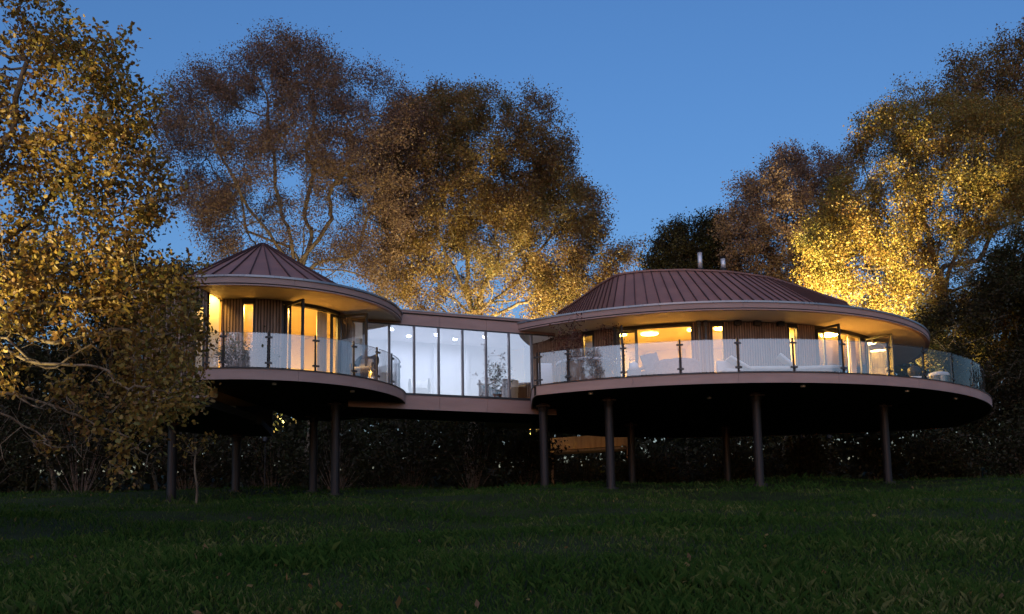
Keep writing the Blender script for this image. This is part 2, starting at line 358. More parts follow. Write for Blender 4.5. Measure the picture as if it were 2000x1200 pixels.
def curtain(p0, p1, z0, z1, parent, folds=7):
    p0 = np.array(p0); p1 = np.array(p1); d = p1-p0; nrm = np.array([-d[1], d[0]])/np.linalg.norm(d)
    t = np.linspace(0, 1, folds*8+1); o = 0.05*np.sin(t*folds*2*PI)
    P = p0+np.outer(t, d)+np.outer(o, nrm); mb = MB()
    mb.strip([(a, b, z0) for a, b in P], [(a, b, z1) for a, b in P]); return mb.build('curtain', M['curtain'], parent, smooth=True)

def balustrade(C, Rg, posts, parent, h=1.03, low_sheen_from=None):
    """frameless glass between slim posts with clamps; posts = list of bearings."""
    for i, a in enumerate(posts):
        p = xy(C, Rg-0.035, a); mb = MB(); mb.box((p[0], p[1], ZD+0.003+0.54), (0.045, 0.05, 1.08), a)
        mb.box((p[0], p[1], ZD+0.012), (0.11, 0.11, 0.016), a)
        po = mb.build('rail_post', M['steel'], parent)
        for z in (0.19, 0.92):
            mb = MB()
            t = (-math.sin(a), math.cos(a))
            q = xy(C, Rg, a)
            mb.box((q[0], q[1], ZD+z), (0.055, 0.20, 0.05), a); mb.build('clamp', M['frame'], po)
    for i in range(len(posts)-1):
        a0, a1 = posts[i], posts[i+1]
        if abs(a1-a0) < 0.012: continue
        gap = 0.045/Rg*(1 if a1 > a0 else -1); n = 8
        mb = MB(); A = arc(C, Rg, a0+gap, a1-gap, n)
        mb.strip([(x, y, ZD+0.07) for x, y in A], [(x, y, ZD+h) for x, y in A])
        gm = M['lowsheenglass'] if low_sheen_from is not None and a0 >= low_sheen_from-1e-6 else M['railglass']  # outer-end panels take the copy with less painted sky sheen
        mb.build('glass_panel', gm, parent, smooth=True)
        mb = MB(); mb.band(arc(C, Rg-0.012, a0+gap, a1-gap, n), arc(C, Rg+0.012, a0+gap, a1-gap, n), ZD+h, ZD+h+0.008)
        e = mb.build('glass_edge', gm, parent)

def fascia_panels(poly, z0, z1, parent, every, mat, name='fascia_panel', t=0.05, gap=0.004):
    """poly: dense plan polyline, outer face; cut into separate panels."""
    P = np.array(poly); d = np.diff(P, axis=0); s = np.concatenate([[0], np.cumsum(np.hypot(d[:, 0], d[:, 1]))])
    n = max(1, int(round(s[-1]/every)))
    for i in range(n):
        ss = np.linspace(s[-1]*i/n+gap, s[-1]*(i+1)/n-gap, 10)
        x = np.interp(ss, s, P[:, 0]); y = np.interp(ss, s, P[:, 1])
        tx = np.gradient(x); ty = np.gradient(y); L = np.hypot(tx, ty); nx_, ny_ = ty/L, -tx/L
        if i == 0 and False: pass
        out = list(zip(x, y)); inn = list(zip(x-nx_*t, y-ny_*t))
        mb = MB(); mb.band(inn, out, z0, z1); mb.build(name, mat, parent)
def off(poly, t):
    P = np.array(poly); tx = np.gradient(P[:, 0]); ty = np.gradient(P[:, 1]); L = np.hypot(tx, ty)+1e-9
    return [tuple(q) for q in np.stack([P[:, 0]-ty/L*t, P[:, 1]+tx/L*t], 1)]      # inwards for anticlockwise outlines
def slab(poly, z0, z1, c):
    mb = MB(); lo = [(x, y, z0) for x, y in poly]; hi = [(x, y, z1) for x, y in poly]
    mb.strip(lo, hi, True); mb.fan((*c, z0), lo+[lo[0]], True); mb.fan((*c, z1), hi+[hi[0]]); return mb
def eaves(poly, c, parent, inner):
    """flat roof edge: fascia panels, shadow gap, lower strip, soffit, gutter lip."""
    fascia_panels(poly, ZS+0.055, ZS+EH-0.05, parent, 2.6, M['fascia'], 'eave_panel')
    mb = MB(); mb.band(off(poly, 0.06), off(poly, 0.018), ZS+0.024, ZS+0.055); mb.build('shadow_gap', M['under'], parent)
    mb = MB(); mb.band(off(poly, 0.16), off(poly, 0.012), ZS-0.012, ZS+0.024); mb.build('eave_strip', M['fascia'], parent)
    mb = MB(); mb.band(off(poly, 0.14), off(poly, -0.035), ZS+EH-0.048, ZS+EH+0.012); mb.build('gutter', M['gutter'], parent)

def support(x, y, ztop, parent, r=0.14):
    z0 = float(gz(x, y))
    mb = MB(); mb.tube((x, y, z0-0.3), (x, y, ztop), r, r, 16); o = mb.build('support_post', M['steel'], parent, smooth=False)
    mb = MB(); mb.tube((x, y, z0-0.05), (x, y, z0+0.06), r*1.7, r*1.7, 16); mb.build('base_plate', M['steel'], o)
    mb = MB(); mb.box((x, y, ztop-0.10), (r*3.2, r*3.2, 0.04)); mb.tube((x, y, ztop-0.3), (x, y, ztop-0.12), r*1.02, r*1.3, 16); mb.build('post_head', M['steel'], o)

# ------------------------------------------------------------------ small pod
pod = thing('round_treehouse_pod', 'smaller round treehouse pod with a pointed brown conical roof and curved glass balcony', 'house', (CL[0], CL[1], float(gz(*CL))), 'round pods of the treehouse')
D2R = math.radians
RW, RDK, REV = 2.95, 4.57, 4.50
# deck
dk = arc(CL, RDK, D2R(-97), D2R(75), 60)
poly = dk+[(CL[0]+0.4, CL[1]+4.2), (CL[0]-0.6, CL[1]-2.6)]
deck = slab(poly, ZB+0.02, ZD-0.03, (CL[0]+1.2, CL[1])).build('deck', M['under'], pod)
slab(off(dk, 0.03)+[(CL[0]+0.4, CL[1]+4.15), (CL[0]-0.55, CL[1]-2.6)], ZD-0.026, ZD, (CL[0]+1.2, CL[1])).build('deck_floor', M['decking'], deck)
fascia_panels(arc(CL, RDK+0.05, D2R(-97), D2R(75), 80), ZB, ZD-0.012, deck, 2.9, M['fascia'])
mb = MB(); mb.band(arc(CL, RDK-0.02, D2R(-97), D2R(75), 60), arc(CL, RDK+0.075, D2R(-97), D2R(75), 60), ZD-0.010, ZD+0.014); mb.build('edge_trim', M['frame'], deck)
# eave and flat roof
ev = arc(CL, REV, D2R(-98.5), D2R(75), 80)
eaves(ev, CL, pod, RW)
inn = arc(CL, RW-0.1, D2R(-98.5), D2R(75), 80)
mb = MB(); mb.band(inn, off(ev, 0.10), ZS+0.002, ZS+0.02); mb.build('soffit', M['soffit'], pod)
mb = MB(); mb.band(arc(CL, 0.4, D2R(-98.5), D2R(75), 80), off(ev, 0.10), ZS+EH-0.09, ZS+EH-0.055); mb.build('flat_roof', M['roof'], pod)
# blank end of the eave
e0 = xy(CL, REV, D2R(-98.5)); e1 = xy(CL, RW, D2R(-98.5))
mb = MB(); mb.box(((e0[0]+e1[0])/2-0.03, (e0[1]+e1[1])/2, ZS+0.13), (math.hypot(e1[0]-e0[0], e1[1]-e0[1]), 0.05, 0.26), D2R(-98.5)); mb.build('eave_end', M['fascia'], pod)
# cone
ZAP = 11.62
def cone(C, apex, base, rim, zr, parent, k0=0):
    n = len(base)
    roof = None
    for i in range(n-1):
        b0, b1 = Vector(base[i]), Vector(base[i+1]); t0, t1 = Vector(rim[i]), Vector(rim[i+1])
        nrm = (b1-b0).cross(t0-b0).normalized()
        if nrm.z < 0: nrm = -nrm
        mb = MB(); dn = nrm*0.03
        mb.quadbox([b0-dn, b1-dn, t1-dn, t0-dn, b0, b1, t1, t0])
        # welted seam along the first edge
        d = (t0-b0); L = d.length; d.normalize(); sx = d.cross(nrm).normalized()*0.015; up = nrm*0.045
        mb.cur = 1
        mb.quadbox([b0-sx, b0+sx, t0+sx*0.6, t0-sx*0.6, b0-sx+up, b0+sx+up, t0+sx*0.6+up, t0-sx*0.6+up])
        mb.build('roof_panel', None, parent, mats=[M['roof'], M['seam']])
NP = 34
z0 = ZS+EH-0.10
base = [(*xy(CL, 3.95, 2*PI*i/NP+0.05), z0) for i in range(NP+1)]
rim = [(*xy(CL, 0.10, 2*PI*i/NP+0.05), ZAP-0.05) for i in range(NP+1)]
cr = MB(); cr.lathe((CL[0], CL[1], 0), [(3.85, z0-0.05), (0.02, ZAP-0.12)], 34); croof = cr.build('cone_roof', M['roof'], pod)
cone(CL, None, base, rim, 0, croof)
mb = MB(); mb.lathe((CL[0], CL[1], ZAP-0.16), [(0.24, 0.0), (0.2, 0.07), (0.10, 0.14), (0.0, 0.17)], 16); mb.build('apex_cap', M['roof'], croof)
# walls behind the balcony
def AL(u, v=600): return ang_on(u, v, CL, RW)
zt = ZS-0.004
clad('wall', CL, RW, D2R(-98), AL(474), ZD+0.002, zt, pod)
window(CL, RW, AL(474), AL(498), ZD+0.15, ZD+2.26, pod, (ZD+0.78,))
MBh = MB(); MBh.band(arc(CL, RW-0.14, AL(474), AL(498), 3), arc(CL, RW, AL(474), AL(498), 3), ZD+2.26, zt); MBh.build('lintel', M['frame'], pod)
MBh = MB(); MBh.band(arc(CL, RW-0.14, AL(474), AL(498), 3), arc(CL, RW, AL(474), AL(498), 3), ZD+0.002, ZD+0.15); MBh.build('sill_panel', M['frame'], pod)
clad('wall', CL, RW, AL(498), AL(551), ZD+0.002, zt, pod)
a0, a1 = AL(551), AL(664)
door_head(CL, RW, a0, a1, ZD+2.27, pod)
for aa, ln, tl in ((AL(557), 0.95, 0.32), (AL(661), 0.95, 0.18)):
    p = xy(CL, RW+0.02, aa); q = (p[0]+ln*math.cos(aa+tl), p[1]+ln*math.sin(aa+tl)); glazed_leaf(p, q, ZD+0.03, ZD+2.26, pod)
am = AL(649); glazed_leaf(xy(CL, RW-0.05, am), xy(CL, RW-0.05, a1), ZD+0.05, ZD+2.25, pod)
glazed_leaf(xy(CL, RW-0.05, a0), xy(CL, RW-0.05, AL(570)), ZD+0.05, ZD+2.25, pod)
curtain(xy(CL, RW-0.25, AL(630)), xy(CL, RW-0.25, AL(650)), ZD+0.06, ZD+2.3, pod, 4)
clad('wall', CL, RW, a1, D2R(30), ZD+0.002, zt, pod)
# room: floor, ceiling, curved back wall
mb = MB(); ring = [(*xy(CL, RW-0.15, 2*PI*i/40), ZD+0.01) for i in range(41)]; mb.fan((*CL, ZD+0.01), ring); mb.build('room_floor', M['floor'], pod)
mb = MB(); ring = [(*xy(CL, RW-0.15, 2*PI*i/40), ZS-0.03) for i in range(41)]; mb.fan((*CL, ZS-0.03), ring, True); mb.build('room_ceiling', M['wall'], pod)
mb = MB(); A = arc(CL, RW-0.2, D2R(20), D2R(178), 24); mb.band(arc(CL, RW-0.28, D2R(20), D2R(178), 24), A, ZD+0.012, ZS-0.032); mb.build('room_wall', M['wall'], pod)
mb = MB(); A = arc(CL, RW-0.16, D2R(-98), AL(474), 8); mb.strip([(x, y, ZD+0.012) for x, y in A], [(x, y, ZS-0.032) for x, y in A]); mb.build('room_lining', M['wall'], pod)
# solid drum on the side away from the bridge
RV = 3.80
ZV = ZD-0.62
def AV(u, v=650): return ang_on(u, v, CL, RV)
zv1 = ZS+0.44
aw0, aw1 = AV(378), AV(401)
aS = AV(267)
clad('drum_wall', CL, RV, D2R(-262), aS, ZV, zv1, pod, 0.1)
window(CL, RV, aS, AV(286), ZV+0.5, ZV+2.2, pod)
for z_a, z_b in ((ZV, ZV+0.5), (ZV+2.2, zv1)):
    clad('drum_wall', CL, RV, aS, AV(286), z_a, z_b, pod, 0.1)
clad('drum_wall', CL, RV, AV(286), aw0, ZV, zv1, pod, 0.1)
window(CL, RV, aw0, aw1, ZD+0.05, ZD+1.98, pod, (ZD+1.1,))
for z_a, z_b in ((ZV, ZD+0.05), (ZD+1.98, zv1)):
    clad('drum_wall', CL, RV, aw0, aw1, z_a, z_b, pod, 0.1)
clad('drum_wall', CL, RV, aw1, D2R(-98.6), ZV, zv1, pod, 0.1)
A = arc(CL, RV+0.10, D2R(-262), D2R(-98.6), 60)
mb = MB(); mb.band(arc(CL, 0.3, D2R(-262), D2R(-98.6), 60), A, zv1+0.002, zv1+0.05); mb.build('drum_roof', M['roof'], pod)
fascia_panels(A, zv1-0.16, zv1, pod, 2.4, M['fascia'], 'drum_fascia')
mb = MB(); mb.band(arc(CL, RV-0.3, D2R(-262), D2R(-97), 60), arc(CL, RV+0.12, D2R(-262), D2R(-97), 60), ZV-0.07, ZV-0.004); mb.build('drum_base', M['fascia'], pod)
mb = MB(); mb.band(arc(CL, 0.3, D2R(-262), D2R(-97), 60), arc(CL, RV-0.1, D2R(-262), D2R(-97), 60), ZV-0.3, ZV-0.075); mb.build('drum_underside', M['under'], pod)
A = arc(CL, RV-0.7, D2R(-240), D2R(-98), 24)
mb = MB(); mb.strip([(x, y, ZV+0.05) for x, y in A], [(x, y, zv1-0.2) for x, y in A]); mb.build('room_screen', M['wall'], pod)
mb = MB(); mb.band(arc(CL, 0.3, D2R(-262), D2R(-98.6), 60), arc(CL, RV-0.15, D2R(-262), D2R(-98.6), 60), zv1-0.25, zv1-0.2); mb.build('drum_ceiling', M['wall'], pod)
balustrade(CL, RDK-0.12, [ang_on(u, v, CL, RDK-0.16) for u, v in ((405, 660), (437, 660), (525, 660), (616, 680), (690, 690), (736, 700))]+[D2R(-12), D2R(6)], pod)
for u, y in ((655, 30.4), (612, 33.2)):
    p = at_y(u, 880, y); support(p[0], p[1], ZB-0.01, pod)
for x, y in ((-10.6, 30.0), (-9.6, 33.4)): support(x, y, ZV-0.3, pod)
for a in (D2R(-70), D2R(-35)):
    q = xy(CL, RDK-0.5, a); mb = MB(); mb.tube((q[0], q[1], ZB+0.01), (q[0], q[1], ZB-0.05), 0.07, 0.07, 12); mb.build('underdeck_spotlight', M['chrome'], pod)

# ------------------------------------------------------------------ large pod
RW2, RD2, RE2 = 8.1, 11.65, 9.78
BK = 0.24
def ell(R, a): 
    s_ = math.sin(a); return (CR[0]+R*math.cos(a), CR[1]+R*s_*(1 if s_ < 0 else BK))
def oval(R, a0, a1, n): return [ell(R, a0+(a1-a0)*i/n) for i in range(n+1)]
big = thing('round_treehouse_pod', 'larger round treehouse pod with a wide flat-topped brown roof and two steel flues', 'house', (CR[0], CR[1], float(gz(*CR))), 'round pods of the treehouse')
A0 = D2R(-121.6)
front = oval(RD2, A0, D2R(90), 150)
poly = front+[(4.0, 42.0), (1.6, 40.0), (0.75, 38.0), (0.64, 36), (0.62, 33)]
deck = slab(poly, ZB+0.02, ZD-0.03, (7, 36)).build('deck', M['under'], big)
slab(off(front, 0.03)+[(4.0, 41.9), (1.65, 39.9), (0.8, 37.9), (0.68, 36), (0.66, 33)], ZD-0.026, ZD, (7, 36)).build('deck_floor', M['decking'], deck)
fo = [(0.585, 32.9), (0.585, 31.6), (0.587, 30.9), (0.60, 30.4), (0.66, 30.02)]+off(front, -0.05)
fascia_panels(fo, ZB, ZD-0.012, deck, 3.0, M['fascia'])
mb = MB(); mb.band(off(fo, 0.08), off(fo, -0.025), ZD-0.010, ZD+0.014); mb.build('edge_trim', M['frame'], deck)
AE = -math.acos((0.15-CR[0])/RE2)
ev = oval(RE2, AE, D2R(200), 170)
eaves(ev, CR, big, RW2)
mb = MB(); mb.band(oval(RW2-0.1, AE, D2R(200), 170), off(ev, 0.10), ZS+0.002, ZS+0.02); mb.build('soffit', M['soffit'], big)
mb = MB(); mb.band(oval(3.0, AE, D2R(200), 170), off(ev, 0.10), ZS+EH-0.09, ZS+EH-0.055); mb.build('flat_roof', M['roof'], big)
# oblique cone with its top cut off level
AP = np.array([5.14, 40.0, 16.18]); ZR = 11.6; zb = ZS+EH-0.10
rimc = np.array([(2.0, 40.8), (2.55, 39.3), (2.95, 38.0), (3.4, 36.5), (3.95, 35.1), (4.9, 34.72), (6.4, 34.68), (8.0, 35.0), (9.7, 35.85), (10.7, 36.75), (11.6, 37.6), (12.6, 38.6), (14.2, 40.1), (13.9, 40.9), (11.5, 41.2), (8.0, 41.5), (4.0, 41.4), (2.3, 41.2), (2.0, 40.8)])
d = np.diff(rimc, axis=0); s_ = np.concatenate([[0], np.cumsum(np.hypot(d[:, 0], d[:, 1]))]); npan = int(s_[-1]/0.315)
ss = np.linspace(0, s_[-1], npan+1); RX = np.interp(ss, s_, rimc[:, 0]); RY = np.interp(ss, s_, rimc[:, 1])
for _ in range(1):
    RX[1:-1] = (RX[:-2]+2*RX[1:-1]+RX[2:])/4; RY[1:-1] = (RY[:-2]+2*RY[1:-1]+RY[2:])/4
rim = [(x, y, ZR) for x, y in zip(RX, RY)]; base = []
kk = (AP[2]-zb)/(AP[2]-ZR)
for x, y, z in rim:
    bx, by = AP[0]+(x-AP[0])*kk, AP[1]+(y-AP[1])*kk
    dx, dy = bx-CR[0], by-CR[1]; q_ = math.hypot(dx, dy/(1 if dy < 0 else BK)); f_ = min(1, 9.55/q_)
    base.append((CR[0]+dx*f_, CR[1]+dy*f_, zb))
mb = MB(); dn = 0.06
mb.strip([(x, y, z-dn) for x, y, z in base], [(x, y, z-dn) for x, y, z in rim]); mb.fan((7.5, 38.8, ZR-0.12), [(x, y, ZR-0.12) for x, y, z in rim])
croof = mb.build('cone_roof', M['roof'], big)
cone(CR, None, base, rim, 0, croof)
mb = MB(); rp = [(x, y) for x, y, z in rim]; mb.band(off(rp, 0.12), off(rp, -0.06), ZR-0.01, ZR+0.055); mb.build('roof_coping', M['roof'], croof)
for u, vt, zt_ in ((1368, 489, 0), (1413, 501, 0)):
    b = at_z(u, 531, ZR); b = b+np.array([b[0]/b[1], 1, 0])*0.25
    top = at_y(u, vt, b[1])[2]
    mb = MB(); mb.tube((b[0], b[1], ZR-0.5), (b[0], b[1], ZR+0.16), 0.12, 0.115, 16); fl = mb.build('flue', M['steel'], big)
    mb = MB(); mb.tube((b[0], b[1], ZR+0.162), (b[0], b[1], top-0.1), 0.085, 0.085, 16); mb.build('flue_pipe', M['chrome'], fl, smooth=True)
    mb = MB(); mb.tube((b[0], b[1], ZR+0.16), (b[0], b[1], ZR+0.2), 0.125, 0.11, 16)
    mb.tube((b[0], b[1], top-0.03), (b[0], b[1], top), 0.13, 0.02, 16)
    for i in range(4): mb.tube((b[0]+0.075*math.cos(i*PI/2), b[1]+0.075*math.sin(i*PI/2), top-0.1), (b[0]+0.075*math.cos(i*PI/2), b[1]+0.075*math.sin(i*PI/2), top-0.03), 0.008, None, 4)
    mb.build('flue_cap', M['black'], fl)
def AR(u, v=640): return ang_on(u, v, CR, RW2)
zt = ZS-0.004
def wclad(a, b): return clad('wall', CR, RW2, a, b, ZD+0.002, zt, big)
def wwin(u0, u1, tr):
    a, b = AR(u0), AR(u1); window(CR, RW2, a, b, ZD+0.08, ZD+2.26, big, tr)
    mb = MB(); mb.band(arc(CR, RW2-0.14, a, b, 3), arc(CR, RW2, a, b, 3), ZD+2.26, zt); mb.build('lintel', M['frame'], big)
wclad(D2R(-141), AR(1138)); wwin(1138, 1160, ())
wclad(AR(1160), AR(1203))
def doors(u0, u1, leaves, fixed):
    a, b = AR(u0), AR(u1); door_head(CR, RW2, a, b, ZD+2.25, big)
    for u, ln, tl in leaves:
        aa = AR(u); p = xy(CR, RW2+0.02, aa); q = (p[0]+ln*math.cos(aa+tl), p[1]+ln*math.sin(aa+tl)); glazed_leaf(p, q, ZD+0.03, ZD+2.24, big)
    for ua, ub in fixed: glazed_leaf(xy(CR, RW2-0.06, AR(ua)), xy(CR, RW2-0.06, AR(ub)), ZD+0.05, ZD+2.24, big)
doors(1203, 1352, ((1206, 0.95, 0.45), (1244, 0.95, -0.75)), ((1205, 1243),))
wclad(AR(1352), AR(1388)); wwin(1388, 1413, (ZD+0.55,))
wclad(AR(1413), AR(1537)); wwin(1537, 1556, ())
wclad(AR(1556), AR(1590))
doors(1590, 1701, ((1592, 1.0, 0.1), (1686, 1.05, -0.12)), ((1592, 1612), (1680, 1699)))
curtain(xy(CR, RW2-0.3, AR(1670)), xy(CR, RW2-0.3, AR(1682)), ZD+0.06, ZD+2.3, big, 4)
wclad(AR(1701), D2R(8))
# rainwater pipe
aa = AR(1371)
for da in (-0.014, 0.012):
    p = xy(CR, RW2+0.12, aa+da); mb = MB(); mb.tube((p[0], p[1], ZD+0.01), (p[0], p[1], ZS-0.12), 0.045, None, 10); mb.tube((p[0], p[1], ZS-0.16), (p[0], p[1], ZS-0.004), 0.075, 0.085, 10); mb.build('downpipe', M['mullion'], big)
for u in (1438, 1475, 1520):
    p = xy(CR, RW2+0.16, AR(u)); mb = MB(); mb.box((p[0], p[1], ZS-0.09), (0.16, 0.22, 0.14), AR(u)); mb.tube((p[0], p[1], ZS-0.02), (p[0], p[1], ZS-0.003), 0.05, None, 8); mb.build('soffit_speaker', M['black'], big)
# rooms
mb = MB(); ring = [(*ell(RW2-0.15, 2*PI*i/80), ZD+0.01) for i in range(81)]; mb.fan((*CR, ZD+0.01), ring); mb.build('room_floor', M['floor'], big)
mb = MB(); ring = [(*ell(RW2-0.15, 2*PI*i/80), ZS-0.03) for i in range(81)]; mb.fan((*CR, ZS-0.03), ring, True); mb.build('room_ceiling', M['wall'], big)
mb = MB(); mb.band(arc(CR, 3.7, D2R(-178), D2R(-2), 40), arc(CR, 3.8, D2R(-178), D2R(-2), 40), ZD+0.012, ZS-0.032); mb.build('room_wall', M['wall'], big)
for u in (1172, 1376, 1570):
    a = AR(u); p, q = xy(CR, 3.82, a), xy(CR, RW2-0.16, a); mb = MB(); mb.box(((p[0]+q[0])/2, (p[1]+q[1])/2, (ZD+ZS)/2), (math.hypot(q[0]-p[0], q[1]-p[1]), 0.1, ZS-ZD-0.07), a); mb.build('room_partition', M['wall'], big)
for a_, b_ in ((AR(1160), AR(1203)), (AR(1352), AR(1388)), (AR(1413), AR(1537)), (AR(1556), AR(1590)), (AR(1701), D2R(0)), (D2R(-141), AR(1138))):
    A = arc(CR, RW2-0.17, a_, b_, 8); mb = MB(); mb.strip([(x, y, ZD+0.012) for x, y in A], [(x, y, ZS-0.032) for x, y in A]); mb.build('room_lining', M['wall'], big)
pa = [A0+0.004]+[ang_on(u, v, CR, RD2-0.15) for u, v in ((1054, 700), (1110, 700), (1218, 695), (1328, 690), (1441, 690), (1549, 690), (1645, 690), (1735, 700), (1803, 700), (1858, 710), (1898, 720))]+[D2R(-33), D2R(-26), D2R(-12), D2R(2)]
balustrade(CR, RD2-0.12, pa, big, low_sheen_from=pa[8])
for u, y in ((1063, 31.6), (1192, 30.6), (1482, 30.1), (1732, 33.0), (1234, 37.0), (1420, 38.5)):
    p = at_y(u, 900, y); support(p[0], p[1], ZB-0.01, big)
for a, R_ in ((D2R(-113), 11.2), (D2R(-80), 11.2), (D2R(-60), 11.2), (D2R(-93), 9.0), (D2R(-45), 11.2)):
    q = xy(CR, R_, a); mb = MB(); mb.tube((q[0], q[1], ZB+0.01), (q[0], q[1], ZB-0.05), 0.08, 0.08, 12); mb.build('underdeck_spotlight', M['chrome'], big)

# ------------------------------------------------------------------ glazed link
BD = np.array([4.49, 1.86])/np.hypot(4.49, 1.86); BN = np.array([-BD[1], BD[0]]); BO = np.array([-3.89, 30.99])
def bp(s, d=0.0): q = BO+BD*s+BN*d; return (float(q[0]), float(q[1]))
def s_of(u, v=705):
    r_ = ray(u, v)[:2]; m = np.array([[r_[0], -BD[0]], [r_[1], -BD[1]]]); return float(np.linalg.solve(m, BO)[1])
br = thing('glazed_link_bridge', 'straight glass-walled corridor with grey mullions joining the two round pods', 'corridor', (-1.8, 33, float(gz(-1.8, 33))))
mull = [s_of(u) for u in (710, 759.6, 809, 857, 904, 949.7, 994, 1037.5)]
pitch = np.polyfit(range(8), mull, 1); mull = [pitch[1]+pitch[0]*i for i in range(8)]
SA, SB = mull[0]-0.5, mull[-1]+0.9
zg0, zg1 = ZD+0.04, ZD+2.27
def bbox(mb, s0, s1, d0, d1, z0, z1):
    P = [bp(s0, d0), bp(s1, d0), bp(s1, d1), bp(s0, d1)]
    mb.quadbox([(*p, z0) for p in P]+[(*p, z1) for p in P]); return mb
W = 2.5
bbox(MB(), SA, SB, 0.02, W, ZD-0.47, ZD-0.02).build('floor_deck', M['under'], br)
bbox(MB(), SA, SB, 0.06, W-0.02, ZD-0.018, ZD+0.01).build('corridor_floor', M['floor'], br)
bbox(MB(), SA, SB, 0.06, W-0.02, zg1+0.02, zg1+0.06).build('corridor_ceiling', M['white'], br)
bbox(MB(), SA, SB, W, W+0.12, ZD-0.46, ZD+2.8).build('rear_wall', M['white'], br)
bbox(MB(), SA, SB, -0.02, W+0.1, ZD+2.70, ZD+2.76).build('roof', M['roof'], br)
edges = [SA]+[mull[1]+0.02, mull[3]+0.02, mull[5]+0.02]+[SB]
for i in range(len(edges)-1):
    bbox(MB(), edges[i]+0.004, edges[i+1]-0.004, -0.03, 0.015, ZD-0.49, ZD-0.03).build('fascia_panel', M['fascia'], br)
    bbox(MB(), edges[i]+0.004, edges[i+1]-0.004, -0.03, 0.05, zg1+0.03, ZD+2.66).build('head_panel', M['fascia'], br)
bbox(MB(), SA, SB, -0.06, 0.1, ZD+2.665, ZD+2.695).build('shadow_line', M['under'], br)
bbox(MB(), SA, SB, -0.09, 0.1, ZD+2.762, ZD+2.80).build('roof_edge', M['gutter'], br)
bbox(MB(), SA, SB, -0.07, 0.1, ZD+2.70-0.0045, ZD+2.76).build('roof_fascia', M['fascia'], br)
bbox(MB(), SA, SB, -0.05, 0.055, ZD-0.028, zg0).build('sill', M['frame'], br)
bbox(MB(), SA, SB, -0.045, 0.055, zg1-0.002, zg1+0.028).build('head_rail', M['frame'], br)
for s in mull:
    bbox(MB(), s-0.03, s+0.03, -0.055, 0.07, zg0, zg1-0.003).build('mullion', M['mullion'], br)
for i in range(7):
    mb = MB(); p, q = bp(mull[i]+0.03, 0.0), bp(mull[i+1]-0.03, 0.0)
    mb.v = [(*p, zg0), (*q, zg0), (*q, zg1), (*p, zg1)]; mb.f = [(0, 1, 2, 3)]; mb.m = [0]; mb.build('glass_pane', M['bridgeglass'], br)
for s in (mull[2]-0.3, mull[4]-0.25, mull[5]+0.1):
    bbox(MB(), s, s+0.12, W-0.16, W-0.03, ZD+0.012, zg1).build('column', M['white'], br)

# ------------------------------------------------------------------ lamps
def ceiling_lamp(x, y, z, r, mat, label, group=None):
    t = thing('ceiling_lamp', label, 'lamp', (x, y, z), group)
    mb = MB(); mb.lathe((x, y, z), [(r*1.05, 0.0), (r*1.05, -0.03), (r, -0.03)], 24); mb.build('lamp_rim', M['chrome'], t)
    mb = MB(); mb.fan((x, y, z-0.02), [(x+r*math.cos(2*PI*i/24), y+r*math.sin(2*PI*i/24), z-0.02) for i in range(25)], True); mb.build('diffuser', mat, t)
    return t
for u, R_, lab in ((1190, 7.2, 'lit round ceiling lamp behind the cladding left of the first open doors'), (1258, 6.9, 'lit round ceiling lamp seen through the large pod\'s first open doors'), (1366, 7.2, 'lit round ceiling lamp behind the cladding by the downpipe'),
                   (1580, 7.2, 'lit round ceiling lamp behind the cladding left of the second open doors'), (1650, 7.45, 'lit round ceiling lamp seen through the second open doors'), (1172, 7.3, 'lit round ceiling lamp behind the narrow window by the hot tub'),
                   (1425, 7.3, 'lit round ceiling lamp behind the narrow window beside the downpipe'), (1530, 7.3, 'lit round ceiling lamp behind the narrow window between the loungers')):
    p = xy(CR, R_, AR(u)); ceiling_lamp(p[0], p[1], ZS-0.035, 0.30, M['roomlamp'] if u in (1650, 1580) else M['warmlamp'], lab, 'lamps in the large pod')
p = xy(CL, 1.9, D2R(-72)); ceiling_lamp(p[0], p[1], ZS-0.035, 0.34, M['roomlamp'], 'lit round ceiling lamp behind the small pod\'s cladding')
p = xy(CL, 3.4, (aw0+aw1)/2); ceiling_lamp(p[0], p[1], zv1-0.26, 0.1, M['roomlamp'], 'lit ceiling lamp behind the tall window beside the small pod\'s balcony')
p = xy(CL, 3.4, AV(277)); ceiling_lamp(p[0], p[1], zv1-0.26, 0.1, M['roomlamp'], 'lit ceiling lamp behind the drum window hidden by oak leaves')
t = thing('pendant_lamp', 'small lit globe pendant inside the first open doors', 'lamp', (0, 0, 0)); q = xy(CR, 5.6, AR(1264)); zq = float(at_y(1264, 655, q[1])[2]); t.location = (q[0], q[1], zq)
mb = MB(); mb.lathe((q[0], q[1], zq), [(0.06*math.sin(PI*i/8)+1e-4, -0.06*math.cos(PI*i/8)) for i in range(9)], 14); o = mb.build('globe', M['roomlamp']); o.parent = t; o.matrix_parent_inverse = Matrix.Translation((q[0], q[1], zq)).inverted()
mb = MB(); mb.tube((q[0], q[1], zq+0.06), (q[0], q[1], ZS-0.03), 0.006, None, 6); o = mb.build('cord', M['black']); o.parent = t; o.matrix_parent_inverse = Matrix.Translation((q[0], q[1], zq)).inverted()
for i in range(5):
    q = bp(mull[i]+1.1, (0.7, 1.5, 1.0, 1.5, 0.8)[i]); ceiling_lamp(q[0], q[1], zg1+0.015, 0.075, M['coollamp'], 'small bright downlight in the ceiling of the glazed corridor', 'corridor downlights')
